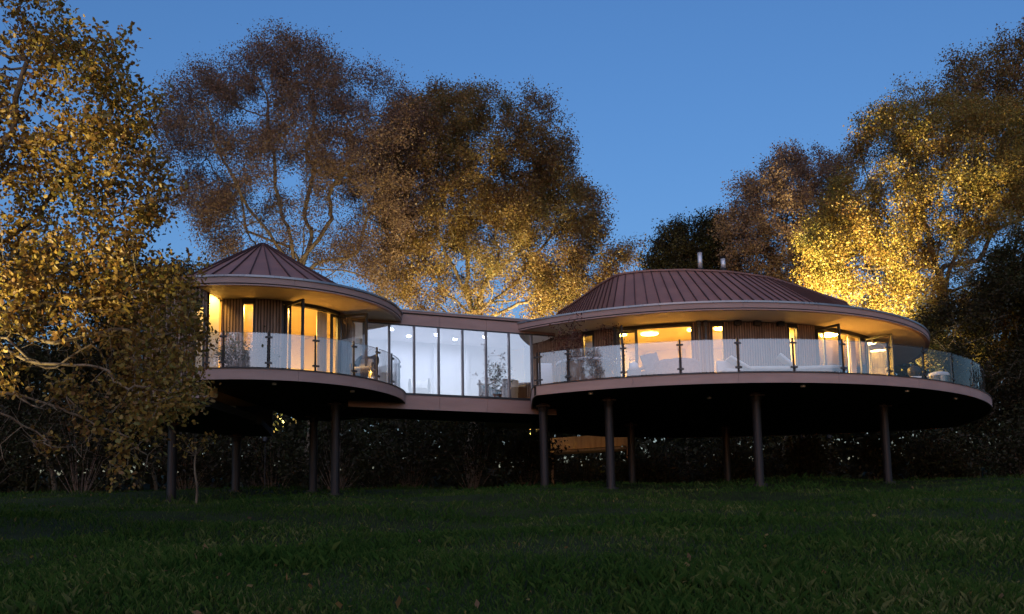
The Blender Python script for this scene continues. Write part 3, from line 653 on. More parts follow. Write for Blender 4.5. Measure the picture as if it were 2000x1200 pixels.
# ---FURN
def cyl_things(): pass
def dome(mb, c, r, h, n=20, k=6):
    mb.lathe(c, [(r*math.cos(i/k*PI/2), h*math.sin(i/k*PI/2)) for i in range(k+1)], n)
def on_deck(u, y): q = at_y(u, 700, y); return float(q[0]), float(q[1])
def soft(mb, c, size, rz=0.0, tilt=None, r=0.06, name='cushion', mat=None, parent=None):
    """a cushion: a box with rounded, slightly bulging sides."""
    mb = MB(); mb.box(c, size, rz, tilt); o = mb.build(name, mat, parent)
    bv = o.modifiers.new('bevel', 'BEVEL'); bv.width = r; bv.segments = 4
    o.data.polygons.foreach_set('use_smooth', [True]*len(o.data.polygons)); return o
# round hot tub near the corridor
x, y = on_deck(1143, 30.9); t = thing('hot_tub', 'round hot tub with white rim and cedar staves on the large pod\'s deck', 'hot tub', (x, y, ZD))
mb = MB(); mb.lathe((x, y, ZD+0.004), [(0.82, 0), (0.86, 0.80)], 40); mb.build('tub_shell', M['soil'], t)
for i in range(44):
    a = 2*PI*i/44; mb = MB(); mb.box((x+0.868*math.cos(a), y+0.868*math.sin(a), ZD+0.41), (0.04, 0.118, 0.80), a); mb.build('stave', M['cedar'], t)
mb = MB(); mb.lathe((x, y, ZD+0.80), [(0.93, 0.015), (0.95, 0.05), (0.92, 0.10), (0.80, 0.10), (0.72, 0.02), (0.70, -0.2)], 40); mb.build('rim', M['tub'], t, smooth=True)
mb = MB(); mb.fan((x, y, ZD+0.72), [(x+0.74*math.cos(2*PI*i/40), y+0.74*math.sin(2*PI*i/40), ZD+0.72) for i in range(41)]); mb.build('water', M['pane'], t)
# folded tub cover on its stand
x, y = on_deck(1064, 31.3); t = thing('tub_cover', 'white hot tub cover stood up on a timber stand at the deck corner', 'cover', (x, y, ZD))
soft(None, (x, y, ZD+0.52), (0.50, 0.12, 0.92), 0.25, -0.12, 0.04, 'cover_panel', M['tub'], t); soft(None, (x+0.03, y+0.15, ZD+0.50), (0.48, 0.12, 0.88), 0.25, -0.12, 0.04, 'cover_panel', M['tub'], t)
for dx in (0.30, 0.38): mb = MB(); mb.box((x+dx, y-0.02, ZD+0.28), (0.05, 0.06, 0.56), 0.2); mb.build('stand_post', M['cedar'], t)
mb = MB(); mb.box((x, y+0.05, ZD+0.03), (0.8, 0.36, 0.05), 0.2); mb.build('stand_base', M['cedar'], t)
def potted(x, y, z, r, h, plant_h, spread, n, lsize, mat, potmat, label, stems=7, group=None, name='potted_shrub', dens_top=0.5):
    t = thing(name, label, 'plant', (x, y, z), group)
    mb = MB(); mb.lathe((x, y, z+0.004), [(0.0, 0.0), (r*0.72, 0), (r*0.95, h*0.86), (r*1.06, h*0.87), (r*1.06, h), (r*0.92, h), (r*0.9, h*0.88)], 20); mb.build('pot', potmat, t)
    mb = MB(); mb.fan((x, y, z+h*0.9), [(x+r*0.9*math.cos(2*PI*i/20), y+r*0.9*math.sin(2*PI*i/20), z+h*0.9) for i in range(21)]); mb.build('soil', M['soil'], t)
    segs = []; tips = []
    for i in range(stems):
        p = np.array([x+RNG.normal(0, r*0.3), y+RNG.normal(0, r*0.3), z+h*0.88]); d = np.array([RNG.normal(0, spread), RNG.normal(0, spread), 1.0])
        L = plant_h*(0.55+0.45*RNG.random())/5
        for k in range(5):
            d = d+RNG.normal(0, 0.16, 3); d /= np.linalg.norm(d); q = p+d*L; segs.append((p, q, 0.012*(1-k*0.15), 0.012*(1-(k+1)*0.15))); p = q
            if k >= 1:
                for _ in range(3):
                    e = q+RNG.normal(0, 1, 3)*np.array([1, 1, 0.7])*plant_h*0.11; segs.append((q, e, 0.004, 0.002)); tips.append(e)
            if k >= 2: tips.append(q)
    a_, b_, r0, r1 = (np.array([s_[i] for s_ in segs]) for i in range(4)); V, F = tubes(a_, b_, r0, r1, 4); np_mesh('stem', V, F, M['twig'], t)
    tips = np.array(tips); P = tips[RNG.integers(0, len(tips), n)]+RNG.normal(0, plant_h*0.035, (n, 3)); V, F = leaf_mesh(P, lsize, LEAF_DIAMOND); np_mesh('foliage', V, F, mat, t); return t
x, y = on_deck(1152, 29.75); POT1 = (x, y)
x2, y2 = on_deck(1190, 29.5); POT2 = (x2, y2)

# ------------------------------------------------------------------ trees
def in_poly(P, poly):
    x, y = P[:, 0], P[:, 1]; c = np.zeros(len(P), bool); n = len(poly)
    for i in range(n):
        x0, y0 = poly[i]; x1, y1 = poly[(i+1) % n]
        k = ((y0 > y) != (y1 > y)); t = (x1-x0)*(y-y0)/((y1-y0) if y1 != y0 else 1e-9)+x0
        c ^= k & (x < t)
    return c
def edge_dist(P, poly):
    d = np.full(len(P), 1e9); n = len(poly)
    for i in range(n):
        a = np.array(poly[i], float); b = np.array(poly[(i+1) % n], float); ab = b-a
        t = np.clip(((P-a)@ab)/(ab@ab+1e-9), 0, 1); q = a+t[:, None]*ab; d = np.minimum(d, np.hypot(*(P-q).T))
    return d
def crown_points(poly, y, n, thick=0.9, clump=0.0, nclump=60, ydir=0.0):
    """points filling a crown whose outline (in picture directions) is poly at distance y; the depth of the crown follows its width."""
    poly = [tuple(map(float, p)) for p in poly]; P = np.array(poly); lo, hi = P.min(0), P.max(0)
    out = []
    if clump:
        cc = lo+(hi-lo)*RNG.random((nclump*6, 2)); cc = cc[in_poly(cc, poly)][:nclump]
    while len(out) < n:
        if clump: q = cc[RNG.integers(0, len(cc), n)]+RNG.normal(0, clump, (n, 2))
        else: q = lo+(hi-lo)*RNG.random((n, 2))
        q = q[in_poly(q, poly)]
        if not len(q): continue
        e = np.minimum(edge_dist(q, poly), 190)
        px = y/FPX
        half = thick*np.sqrt(e*(400-e))*px*0.95
        dy = (RNG.random(len(q))*2-1)*half
        for (u, v), k in zip(q, dy): out.append(at_y(u, v, y+k))
    return np.array(out[:n])
def colonize(att, trunk, step, kill, infl=1e9, iters=160, jit=0.15, limbs=()):
    pos = [np.array(p, float) for p in trunk]; par = [-1]+list(range(len(trunk)-1)); kids = [1]*(len(trunk)-1)+[0]
    n0 = len(pos)
    for k_, tg in enumerate(limbs):                    # main limbs: crooked chains leaving the upper trunk
        f_ = max(1, n0-1-(k_ % 4)); a_ = pos[f_]; tg = np.array(tg, float); m_ = max(3, int(np.linalg.norm(tg-a_)/step)); last = f_
        side = RNG.normal(0, 1, 3); ph = RNG.random()*6; bow = tg-a_; bow = np.array([bow[0], bow[1], 0])*0.16
        for q_ in range(1, m_+1):
            s_ = q_/m_; p_ = a_+(tg-a_)*s_+bow*math.sin(PI*s_)+side*0.22*step*math.sin(ph+q_*0.8)*2+RNG.normal(0, 0.10*step, 3)
            pos.append(p_); par.append(last); kids[last] += 1; kids.append(0); last = len(pos)-1
    A = np.array(att); alive = np.ones(len(A), bool)
    N = np.array(pos); D = np.full(len(A), 1e18); I = np.zeros(len(A), int)
    for j, p in enumerate(N):
        d = ((A-p)**2).sum(1); k = d < D; D[k] = d[k]; I[k] = j
    for it in range(iters):
        idx = np.where(alive)[0]
        if not len(idx): break
        ni = I[idx]; dv = A[idx]-np.array(pos)[ni]; dv /= (np.linalg.norm(dv, axis=1)[:, None]+1e-9)
        u, inv = np.unique(ni, return_inverse=True)
        S = np.zeros((len(u), 3)); np.add.at(S, inv, dv)
        new = []
        for q, s in zip(u, S):
            if kids[q] >= 4+5*(q < n0):
                continue
            L = np.linalg.norm(s)
            if L < 1e-6: s = RNG.normal(0, 1, 3); L = np.linalg.norm(s)
            d = s/L + RNG.normal(0, jit, 3); d /= np.linalg.norm(d)
            p = pos[q]+d*step
            new.append((p, q))
        if not new:
            alive[idx] = False; break
        blocked = set(int(q) for q in u if kids[q] >= 4+5*(q < n0))
        for p, q in new:
            pos.append(p); par.append(int(q)); kids[q] += 1; kids.append(0)
            j = len(pos)-1
            d = ((A-p)**2).sum(1); k = d < D; D[k] = d[k]; I[k] = j
        alive &= D > kill*kill
        if blocked:
            alive[[i for i in np.where(alive)[0] if int(I[i]) in blocked]] = False
    return np.array(pos), np.array(par)
def limb_mesh(pos, par, r_tip, expo, rmax, sides=6):
    n = len(pos); rad = np.zeros(n); nk = np.zeros(n, int)
    for i in range(n-1, 0, -1):
        if nk[i] == 0: rad[i] = r_tip**expo
        rad[par[i]] += rad[i]; nk[par[i]] += 1
    R = np.maximum(rad, r_tip**expo)**(1/expo)
    R = np.minimum(R, rmax)
    # heavier at the foot
    e = np.where(par >= 0)[0]; a = pos[par[e]]; b = pos[e]; ra = np.minimum(R[par[e]], R[e]*1.25); rb = R[e]
    return R, nk, tubes(a, b, ra, rb, sides)
def tubes(a, b, ra, rb, sides):
    d = b-a; L = np.linalg.norm(d, axis=1)[:, None]+1e-9; d = d/L
    h = np.where(np.abs(d[:, 2:3]) < 0.9, np.array([[0, 0, 1.0]]), np.array([[1.0, 0, 0]]))
    x = np.cross(d, h); x /= np.linalg.norm(x, axis=1)[:, None]; y = np.cross(d, x)
    t = np.arange(sides)*2*PI/sides
    ring = x[:, None, :]*np.cos(t)[None, :, None]+y[:, None, :]*np.sin(t)[None, :, None]
    V = np.concatenate([a[:, None, :]-d[:, None, :]*(ra*0.3)[:, None, None]+ring*ra[:, None, None], b[:, None, :]+ring*rb[:, None, None]], 1).reshape(-1, 3)
    m = len(a); i = (np.arange(m)*2*sides)[:, None]; k = np.arange(sides)[None, :]; k2 = (k+1) % sides
    F = np.stack([i+k, i+k2, i+sides+k2, i+sides+k], -1).reshape(-1, 4)
    return V, F
LEAF_DIAMOND = (np.array([(0, 0, 0), (0.30, 0.42, 0.06), (0, 1, -0.03), (-0.30, 0.42, 0.06)]), [(0, 1, 2), (0, 2, 3)])
LEAF_OAK = (np.array([(0, 0, 0), (0.15, 0.20, 0.02), (0.30, 0.42, 0.06), (0.20, 0.55, 0.02), (0.30, 0.74, 0.05), (0.0, 1.0, -0.05), (-0.30, 0.74, 0.05), (-0.20, 0.55, 0.02), (-0.30, 0.42, 0.06), (-0.15, 0.20, 0.02)]),
            [(0, 1, 9), (1, 2, 3), (1, 3, 7), (1, 7, 9), (7, 8, 9), (3, 4, 5), (3, 5, 7), (5, 6, 7)])
LEAF_TRI = (np.array([(-0.28, 0.25, 0.03), (0.30, 0.45, 0.0), (-0.05, 1.0, 0.0)]), [(0, 1, 2)])
def leaf_mesh(P, size, shape, droop=0.3):
    n = len(P); T, F = shape; k = len(T)
    up = RNG.normal(0, 1, (n, 3)); up[:, 2] = np.abs(up[:, 2])*0.8+0.2; up /= np.linalg.norm(up, axis=1)[:, None]
    f = RNG.normal(0, 1, (n, 3)); f[:, 2] -= droop; f -= up*(f*up).sum(1)[:, None]; f /= np.linalg.norm(f, axis=1)[:, None]
    s = np.cross(f, up); sz = size*(0.6+0.8*RNG.random(n))[:, None, None]
    V = P[:, None, :]+sz*(s[:, None, :]*T[None, :, 0:1]+f[:, None, :]*T[None, :, 1:2]+up[:, None, :]*T[None, :, 2:3])
    Fa = np.array(F)[None]+(np.arange(n)*k)[:, None, None]
    return V.reshape(-1, 3), Fa.reshape(-1, 3)
def tree(name, label, crown, y, base, nat, step, kill, leafmat, nleaf, lsize, spread, group='trees round the treehouse', trunk_to=None, rtip=0.012, expo=2.25, rmax=0.6,
         shape=LEAF_TRI, thick=0.9, clump=0.0, nclump=60, twigs=2, twiglen=0.5, bark='bark', limbs=(), ivy=0, cull=None, iters=160, tr=0.006):
    """base: (x, y) of the foot; crown: list of (outline, share)."""
    bx, by = base; b0 = np.array([bx, by, float(gz(bx, by))-0.15])
    att = []
    for (poly, share, yy) in crown: att.append(crown_points(poly, yy, int(nat*share), thick, clump, nclump))
    att = np.concatenate(att)
    tt = np.array(trunk_to, float); nst = max(2, int(np.linalg.norm(tt-b0)/step))
    tr_ = [b0+(tt-b0)*i/nst+np.array([0.12*math.sin(i*0.9), 0.1*math.sin(i*0.7+1), 0])*(i > 0) for i in range(nst+1)]
    pos, par = colonize(att, tr_, step, kill, iters=iters, limbs=[at_y(u_, v_, y+RNG.uniform(-1, 1)*0.05*y) for u_, v_ in limbs])
    R, nk, (V, F) = limb_mesh(pos, par, rtip, expo, rmax)
    t = thing(name, label, 'tree', tuple(b0+np.array([0, 0, 0.15])), group)
    # twig sites: thin outer nodes
    site = np.where((R < rtip*2.4) & (np.arange(len(pos)) > nst))[0]
    sp = pos[site]
    if cull is not None: keep = cull(sp); sp2 = sp[keep]
    else: sp2 = sp
    Vs, Fs = [V], [F]; tips = [sp2]
    if twigs:
        ta = np.repeat(sp, twigs, 0); dr = RNG.normal(0, 1, ta.shape); dr[:, 2] += 0.15; dr /= np.linalg.norm(dr, axis=1)[:, None]
        dirp = np.repeat(sp-pos[par[site]], twigs, 0); dirp /= np.linalg.norm(dirp, axis=1)[:, None]+1e-9
        dr = dr*0.75+dirp*0.8; dr /= np.linalg.norm(dr, axis=1)[:, None]
        ln = twiglen*(0.4+RNG.random(len(ta)))[:, None]
        mid = ta+dr*ln*0.55; tb = mid+(dr+RNG.normal(0, 0.35, dr.shape))*ln*0.45
        for aa_, bb_, r0, r1 in ((ta, mid, tr, tr*0.75), (mid, tb, tr*0.75, tr*0.4)):
            v, f = tubes(aa_, bb_, np.full(len(aa_), r0), np.full(len(aa_), r1), 3)
            Fs.append(f+sum(map(len, Vs))); Vs.append(v)
        if cull is None: tips += [mid, tb]
        else:
            k2 = np.repeat(keep, twigs); tips += [mid[k2], tb[k2]]
    tk = np_mesh('trunk', np.concatenate(Vs), np.concatenate(Fs), M[bark], t, smooth=True)
    tips = np.concatenate(tips)
    # leaves gather in sprays with gaps between them
    wgt = 0.25+RNG.random(len(tips))**2
    pick = RNG.choice(len(tips), nleaf, p=wgt/wgt.sum())
    P = tips[pick]+RNG.normal(0, spread, (nleaf, 3))
    V, F = leaf_mesh(P, lsize, shape)
    cr_ = np_mesh('crown', V, F, leafmat, t)
    if ivy:
        k = RNG.integers(0, nst+1, ivy); kk_ = np.array(tr_)[k]; a = RNG.random(ivy)*2*PI; rr = R[np.minimum(k, len(R)-1)]+0.03+0.22*RNG.random(ivy)**2
        P = kk_+np.stack([np.cos(a)*rr, np.sin(a)*rr, RNG.uniform(-step, step, ivy)], 1)
        V, F = leaf_mesh(P, 0.11, LEAF_DIAMOND); np_mesh('ivy', V, F, M['leaf_green'], t)
    return t, pos, par, R

def hollow(u0, u1, v0, v1, y, keep_):
    """thin the leaves inside the crown round the trunk and main limbs."""
    c = (at_y(u0, v0, y)+at_y(u1, v1, y))/2; h = np.abs(at_y(u1, v1, y)-at_y(u0, v0, y))/2
    def f(P):
        e = ((P[:, 0]-c[0])/h[0])**2+((P[:, 2]-c[2])/h[2])**2
        lump = np.sin(1.3*P[:, 0]+2)*np.sin(1.1*P[:, 2]+1.7*np.sin(0.8*P[:, 0]))
        return RNG.random(len(P)) < np.where(e < 1, keep_, 1.0)*np.where(lump < -0.35, 0.45, 1.0)
    return f
# tall thin-crowned oak behind the small pod
tree('oak_tree', 'tall thin-crowned brown oak standing behind the small conical pod', [
    ([(300, 200), (335, 135), (400, 108), (455, 135), (470, 85), (540, 62), (610, 78), (700, 130), (770, 165), (830, 200), (850, 300), (830, 420), (790, 520), (760, 575), (700, 590), (640, 545), (560, 500), (480, 520), (410, 500), (390, 440), (340, 400), (345, 330), (300, 290)], 1.0, 45)],
     45, (-9.3, 45), 1500, 0.42, 0.62, M['leaf_brown'], 190000, 0.115, 0.24, trunk_to=at_y(590, 520, 45), limbs=[(430, 330), (470, 430), (520, 190), (610, 170), (600, 330), (690, 230), (760, 380), (700, 470), (740, 545), (400, 200)], rtip=0.012, expo=1.95, rmax=0.36, thick=0.75, twigs=4, twiglen=0.75, clump=26, nclump=130, ivy=1500, tr=0.007, cull=hollow(480, 740, 380, 560, 45, 0.35))
# dense oak behind the corridor
tree('oak_tree', 'dense amber oak with twin trunks floodlit from below behind the glazed corridor', [
    ([(745, 250), (790, 185), (860, 160), (930, 150), (965, 175), (1000, 190), (1050, 172), (1090, 205), (1110, 265), (1125, 300), (1120, 340), (1160, 370), (1185, 420), (1200, 470), (1240, 490), (1245, 515), (1200, 560), (1110, 620), (1050, 640), (800, 620), (735, 590), (720, 500), (740, 400), (720, 320)], 1.0, 47)],
     47, (-2.2, 47), 1900, 0.42, 0.60, M['leaf_amber'], 270000, 0.125, 0.25, trunk_to=at_y(925, 600, 47), limbs=[(940, 470), (830, 330), (890, 230), (1000, 290), (1080, 250), (1090, 420), (1160, 500), (800, 520), (1040, 560), (770, 430), (960, 560)], rtip=0.012, expo=1.98, rmax=0.36, thick=0.8, twigs=2, clump=30, nclump=120, ivy=900, cull=hollow(830, 1050, 450, 680, 47, 0.45))
# floodlit oak on the right
tree('oak_tree', 'broad golden-green oak floodlit from below beside the large pod', [
    ([(1560, 470), (1600, 400), (1640, 340), (1650, 280), (1700, 215), (1770, 160), (1830, 180), (1900, 190), (2040, 200), (2120, 400), (2100, 680), (1980, 730), (1880, 725), (1780, 690), (1700, 650), (1640, 620), (1595, 590), (1560, 540)], 1.0, 50)],
     50, (22.0, 50), 1900, 0.45, 0.62, M['leaf_olive'], 270000, 0.14, 0.26, trunk_to=at_y(1835, 520, 50), limbs=[(1840, 380), (1690, 340), (1770, 240), (1900, 280), (1620, 520), (1990, 400), (1720, 500), (1930, 540)], rtip=0.013, expo=1.98, rmax=0.38, thick=0.75, twigs=2, clump=32, nclump=110, ivy=2500, cull=hollow(1780, 1920, 380, 640, 50, 0.45))
# taller oak beyond it
tree('oak_tree', 'tallest brown oak rising behind the golden floodlit oak', [
    ([(1840, 190), (1840, 130), (1900, 105), (1950, 80), (1970, 40), (2050, 20), (2200, 100), (2200, 420), (1990, 420), (1880, 330)], 1.0, 57)],
     57, (31.0, 57), 900, 0.55, 0.8, M['leaf_amber'], 90000, 0.17, 0.3, trunk_to=at_y(2010, 420, 57), rtip=0.014, expo=2.2, rmax=0.5, thick=0.7, clump=30, nclump=70)
# two further trees between
tree('oak_tree', 'rounded brown oak showing above the large pod\'s flues', [
    ([(1420, 385), (1445, 345), (1480, 330), (1500, 300), (1545, 290), (1600, 275), (1660, 300), (1680, 420), (1640, 560), (1500, 590), (1430, 560), (1400, 470)], 1.0, 58)],
     58, (16.0, 58), 900, 0.5, 0.72, M['leaf_brown'], 90000, 0.16, 0.26, limbs=[(1480, 400), (1540, 350), (1610, 330), (1620, 450)], trunk_to=at_y(1540, 560, 58), rtip=0.013, rmax=0.4, thick=0.75, clump=28, nclump=70)
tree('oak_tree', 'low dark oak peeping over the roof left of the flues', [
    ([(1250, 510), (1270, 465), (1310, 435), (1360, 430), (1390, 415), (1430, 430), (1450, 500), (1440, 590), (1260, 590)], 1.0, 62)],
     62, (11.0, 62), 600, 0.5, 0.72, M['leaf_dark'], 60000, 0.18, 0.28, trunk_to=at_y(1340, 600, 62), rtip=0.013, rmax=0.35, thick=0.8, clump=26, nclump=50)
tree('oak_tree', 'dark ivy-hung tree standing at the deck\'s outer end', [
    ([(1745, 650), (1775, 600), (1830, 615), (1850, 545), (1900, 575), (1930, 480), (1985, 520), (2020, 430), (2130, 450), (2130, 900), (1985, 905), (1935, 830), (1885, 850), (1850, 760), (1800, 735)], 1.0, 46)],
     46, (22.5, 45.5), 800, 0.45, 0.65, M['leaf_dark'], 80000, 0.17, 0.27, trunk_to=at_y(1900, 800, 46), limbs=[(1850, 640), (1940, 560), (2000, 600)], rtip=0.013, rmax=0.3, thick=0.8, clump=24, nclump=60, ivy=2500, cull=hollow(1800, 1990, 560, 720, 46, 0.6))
# near oak at the left, trunk outside the picture
def near_cull(P):
    z = P[:, 2]; side = np.clip((P[:, 0]+7.2)/1.2, 0, 1)
    return RNG.random(len(P)) < np.clip((z-4.6)/1.4, 0.12+0.62*side*(z > 3.3), 1.0)*(0.55+0.45*(np.sin(2.1*P[:, 0]+1)*np.sin(1.9*z+P[:, 0]) > -0.3))
tree('oak_tree', 'near golden oak reaching across from the meadow\'s edge, lower boughs almost bare', [
    ([(-420, -120), (60, -60), (190, 5), (245, 55), (255, 120), (290, 165), (300, 240), (325, 320), (345, 390), (330, 430), (345, 490), (360, 530), (395, 560), (412, 640), (400, 720), (300, 690), (200, 640), (-420, 640)], 0.60, 16.5),
    ([(-420, 640), (200, 620), (330, 660), (400, 720), (385, 790), (330, 850), (310, 940), (180, 915), (60, 900), (-420, 860)], 0.36, 16.0),
    ([(225, 600), (300, 545), (350, 560), (405, 575), (418, 650), (402, 730), (385, 800), (290, 825), (230, 760)], 0.16, 17.6)],
     16.5, (-11.6, 16.5), 2700, 0.24, 0.31, M['leaf_gold'], 58000, 0.086, 0.12, trunk_to=at_y(-330, 640, 16.5), limbs=[(60, 540), (200, 250), (240, 420), (60, 130), (300, 560), (250, 720), (280, 880), (150, 800), (330, 780), (370, 650), (120, 890)], rtip=0.006, expo=2.0, rmax=0.16, shape=LEAF_OAK, thick=0.65, twigs=2, twiglen=0.28, clump=34, nclump=120, cull=near_cull, tr=0.0032)
# background wood at the left
for i, (poly, y, base, lab) in enumerate([
    ([(-150, 560), (60, 480), (200, 470), (290, 560), (300, 760), (240, 900), (-150, 900)], 44, (-21, 44), 'dark bushy tree in the wood behind the near oak'),
    ([(180, 560), (300, 520), (400, 520), (420, 640), (420, 860), (200, 900)], 46, (-17.5, 47), 'dark tree of the wood just behind the drum wall')]):
    tree('woodland_tree', lab, [(poly, 1.0, y)], y, base, 600, 0.45, 0.65, M['leaf_dark'], 60000, 0.18, 0.28, trunk_to=(base[0], base[1], float(gz(*base))+3.5), rtip=0.012, rmax=0.3, thick=0.9, clump=40, nclump=50)

# ------------------------------------------------------------------ undergrowth behind and beneath the house
def shrub(x, y, r, h, mat, label, n, group=None, lsize=0.13):
    z = float(gz(x, y)); t = thing('shrub', label, 'shrub', (x, y, z), group)
    k = 26; a = RNG.random(k)*2*PI; el = RNG.random(k)*1.2+0.25
    tip = np.stack([x+np.cos(a)*np.cos(el)*r*0.9, y+np.sin(a)*np.cos(el)*r*0.9, z+0.15+np.sin(el)*h*0.9], 1)
    b = np.stack([x+np.cos(a)*0.12, y+np.sin(a)*0.12, np.full(k, z-0.1)], 1); mid = (b+tip)/2+np.array([0, 0, h*0.12])+RNG.normal(0, 0.08, (k, 3))
    v1, f1 = tubes(b, mid, np.full(k, 0.02), np.full(k, 0.013), 4); v2, f2 = tubes(mid, tip, np.full(k, 0.013), np.full(k, 0.005), 4)
    np_mesh('stem', np.concatenate([v1, v2]), np.concatenate([f1, f2+len(v1)]), M['twig'], t)
    c = np.concatenate([tip, mid, (mid+tip)/2]); P = c[RNG.integers(0, len(c), n)]+RNG.normal(0, 1, (n, 3))*np.array([r*0.2, r*0.2, h*0.13])
    P[:, 2] = np.maximum(P[:, 2], gz(P[:, 0], P[:, 1])+0.02)
    V, F = leaf_mesh(P, lsize, LEAF_DIAMOND); np_mesh('foliage', V, F, mat, t); return t
SHR = [(-13.5, 40, 2.2, 2.8), (-10.5, 42, 2.2, 2.7), (-7.5, 41, 2.2, 2.9), (-4.5, 42, 2.2, 2.9), (-1.8, 41.5, 2.1, 2.6), (0.6, 42.5, 1.7, 2.0), (3.4, 47, 2.4, 2.0), (7, 47, 2.5, 2.4), (10.5, 47.5, 2.4, 2.4), (14, 47, 2.3, 2.6), (9.5, 43, 2.0, 1.7), (12.2, 40.5, 1.3, 1.1), (15.5, 42, 1.8, 1.9), (18.5, 42.5, 2.0, 2.3), (21.5, 41, 2.2, 2.8), (-17, 38, 2.4, 3.0), (-20.5, 37, 2.4, 2.8), (5.5, 43, 1.8, 1.5), (-12, 44.5, 2.3, 3.0), (-6, 45, 2.3, 3.0), (24.5, 40, 2.2, 2.4), (17, 38.5, 1.2, 1.0)]
WHERE = ['left of the drum stilts', 'behind the drum stilts', 'below the conical pod', 'behind the corridor stilts']
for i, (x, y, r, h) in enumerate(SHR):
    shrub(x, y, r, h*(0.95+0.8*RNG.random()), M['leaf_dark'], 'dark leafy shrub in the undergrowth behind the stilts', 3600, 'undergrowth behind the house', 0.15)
# far wood that closes the view between the trunks
n = 70000
x = RNG.uniform(-62, 75, n); y = RNG.uniform(60, 78, n); z0_ = gz(x, y)
top = 6.6+1.4*np.sin(0.21*x+1)+1.0*np.sin(0.53*x)+0.8*np.sin(1.1*x+2)+np.where(np.abs(x+0.5) < 3.5, -0.6, 0)+np.where(x < -6, 2.2, 0)+np.where(x > 6, 1.8, 0)
z = z0_+RNG.random(n)**0.8*np.maximum(top, 1.5)
V1, F1 = leaf_mesh(np.stack([x, y, z], 1), 0.62, LEAF_DIAMOND)
k = 260; tx = RNG.uniform(-62, 75, k); ty = RNG.uniform(60, 78, k); a_ = np.stack([tx, ty, gz(tx, ty)-0.2], 1); b_ = a_+np.stack([RNG.normal(0, 0.3, k), RNG.normal(0, 0.3, k), RNG.uniform(3, 6, k)], 1)
V2, F2 = tubes(a_, b_, np.full(k, 0.13), np.full(k, 0.05), 4)
F2t = np.concatenate([F2[:, [0, 1, 2]], F2[:, [0, 2, 3]]])
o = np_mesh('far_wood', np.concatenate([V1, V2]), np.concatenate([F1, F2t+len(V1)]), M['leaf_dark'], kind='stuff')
o['label'] = 'dark band of far woodland closing the view behind the stilts'; o['category'] = 'wood'

# slender sapling by the drum's stilts
q = at_y(382, 960, 28.6); bx, by = float(q[0]), float(q[1]); bz = float(gz(bx, by)); t = thing('young_tree', 'slender bare-stemmed young tree beside the drum\'s stilts', 'tree', (bx, by, bz))
P_ = np.array([(bx+0.05*math.sin(i*0.8), by, bz-0.1+i*0.22) for i in range(9)]); R_ = np.linspace(0.045, 0.02, 9)
V, F = tubes(P_[:-1], P_[1:], R_[:-1], R_[1:], 7)
top_ = P_[-1]; tw = top_+RNG.normal(0, 1, (14, 3))*np.array([0.28, 0.28, 0.25])+np.array([0, 0, 0.15]); v2, f2 = tubes(np.repeat(P_[-2:-1], 14, 0), tw, np.full(14, 0.010), np.full(14, 0.003), 4)
np_mesh('trunk', V, F, M['bark'], t, True); np_mesh('twigs', v2, f2, M['twig'], t)
V, F = leaf_mesh(tw[RNG.integers(0, 14, 120)]+RNG.normal(0, 0.06, (120, 3)), 0.10, LEAF_OAK); np_mesh('crown', V, F, M['leaf_gold'], t)

# ------------------------------------------------------------------ things on the decks and in the corridor
potted(POT1[0], POT1[1], ZD, 0.17, 0.22, 0.75, 0.32, 700, 0.07, M['leaf_red'], M['terracotta'], 'low dark-leaved shrub in a terracotta pot in front of the hot tub', 9, 'terracotta pots by the hot tub')
potted(POT2[0], POT2[1], ZD, 0.17, 0.22, 0.75, 0.32, 600, 0.07, M['leaf_red'], M['terracotta'], 'bushy dark-leaved shrub in a terracotta pot beside the open glass doors', 9, 'terracotta pots by the hot tub')
x, y = on_deck(1102, 29.9)
potted(x, y, ZD, 0.16, 0.3, 2.3, 0.13, 620, 0.075, M['leaf_red'], M['frame'], 'slender dark-red maple in a pot rising past the eave by the tub', 5, name='potted_maple')
x, y = on_deck(1186, 31.6)
potted(x, y, ZD, 0.16, 0.3, 2.35, 0.12, 200, 0.075, M['leaf_red'], M['frame'], 'nearly bare twiggy maple in a pot beside the narrow window', 4, name='potted_maple')
q = bp(s_of(984)-0.02, 0.55); potted(q[0], q[1], ZD+0.01, 0.15, 0.22, 1.25, 0.20, 330, 0.10, M['leaf_green'], M['terracotta'], 'leafy indoor sapling standing behind the corridor glass', 5, name='potted_sapling')
# barrel planter in the corridor
q = bp(s_of(1022), 0.45); t = thing('barrel_planter', 'slatted cedar barrel standing inside the corridor\'s right end', 'planter', (q[0], q[1], ZD+0.01))
mb = MB(); mb.lathe((q[0], q[1], ZD+0.014), [(0.0, 0.01), (0.22, 0.01), (0.27, 0.44), (0.24, 0.44), (0.23, 0.36)], 24); mb.build('barrel_shell', M['soil'], t)
for i in range(22):
    a = 2*PI*i/22; mb = MB(); mb.box((q[0]+0.272*math.cos(a), q[1]+0.272*math.sin(a), ZD+0.24), (0.025, 0.072, 0.45), a); mb.build('stave', M['cedar'], t)
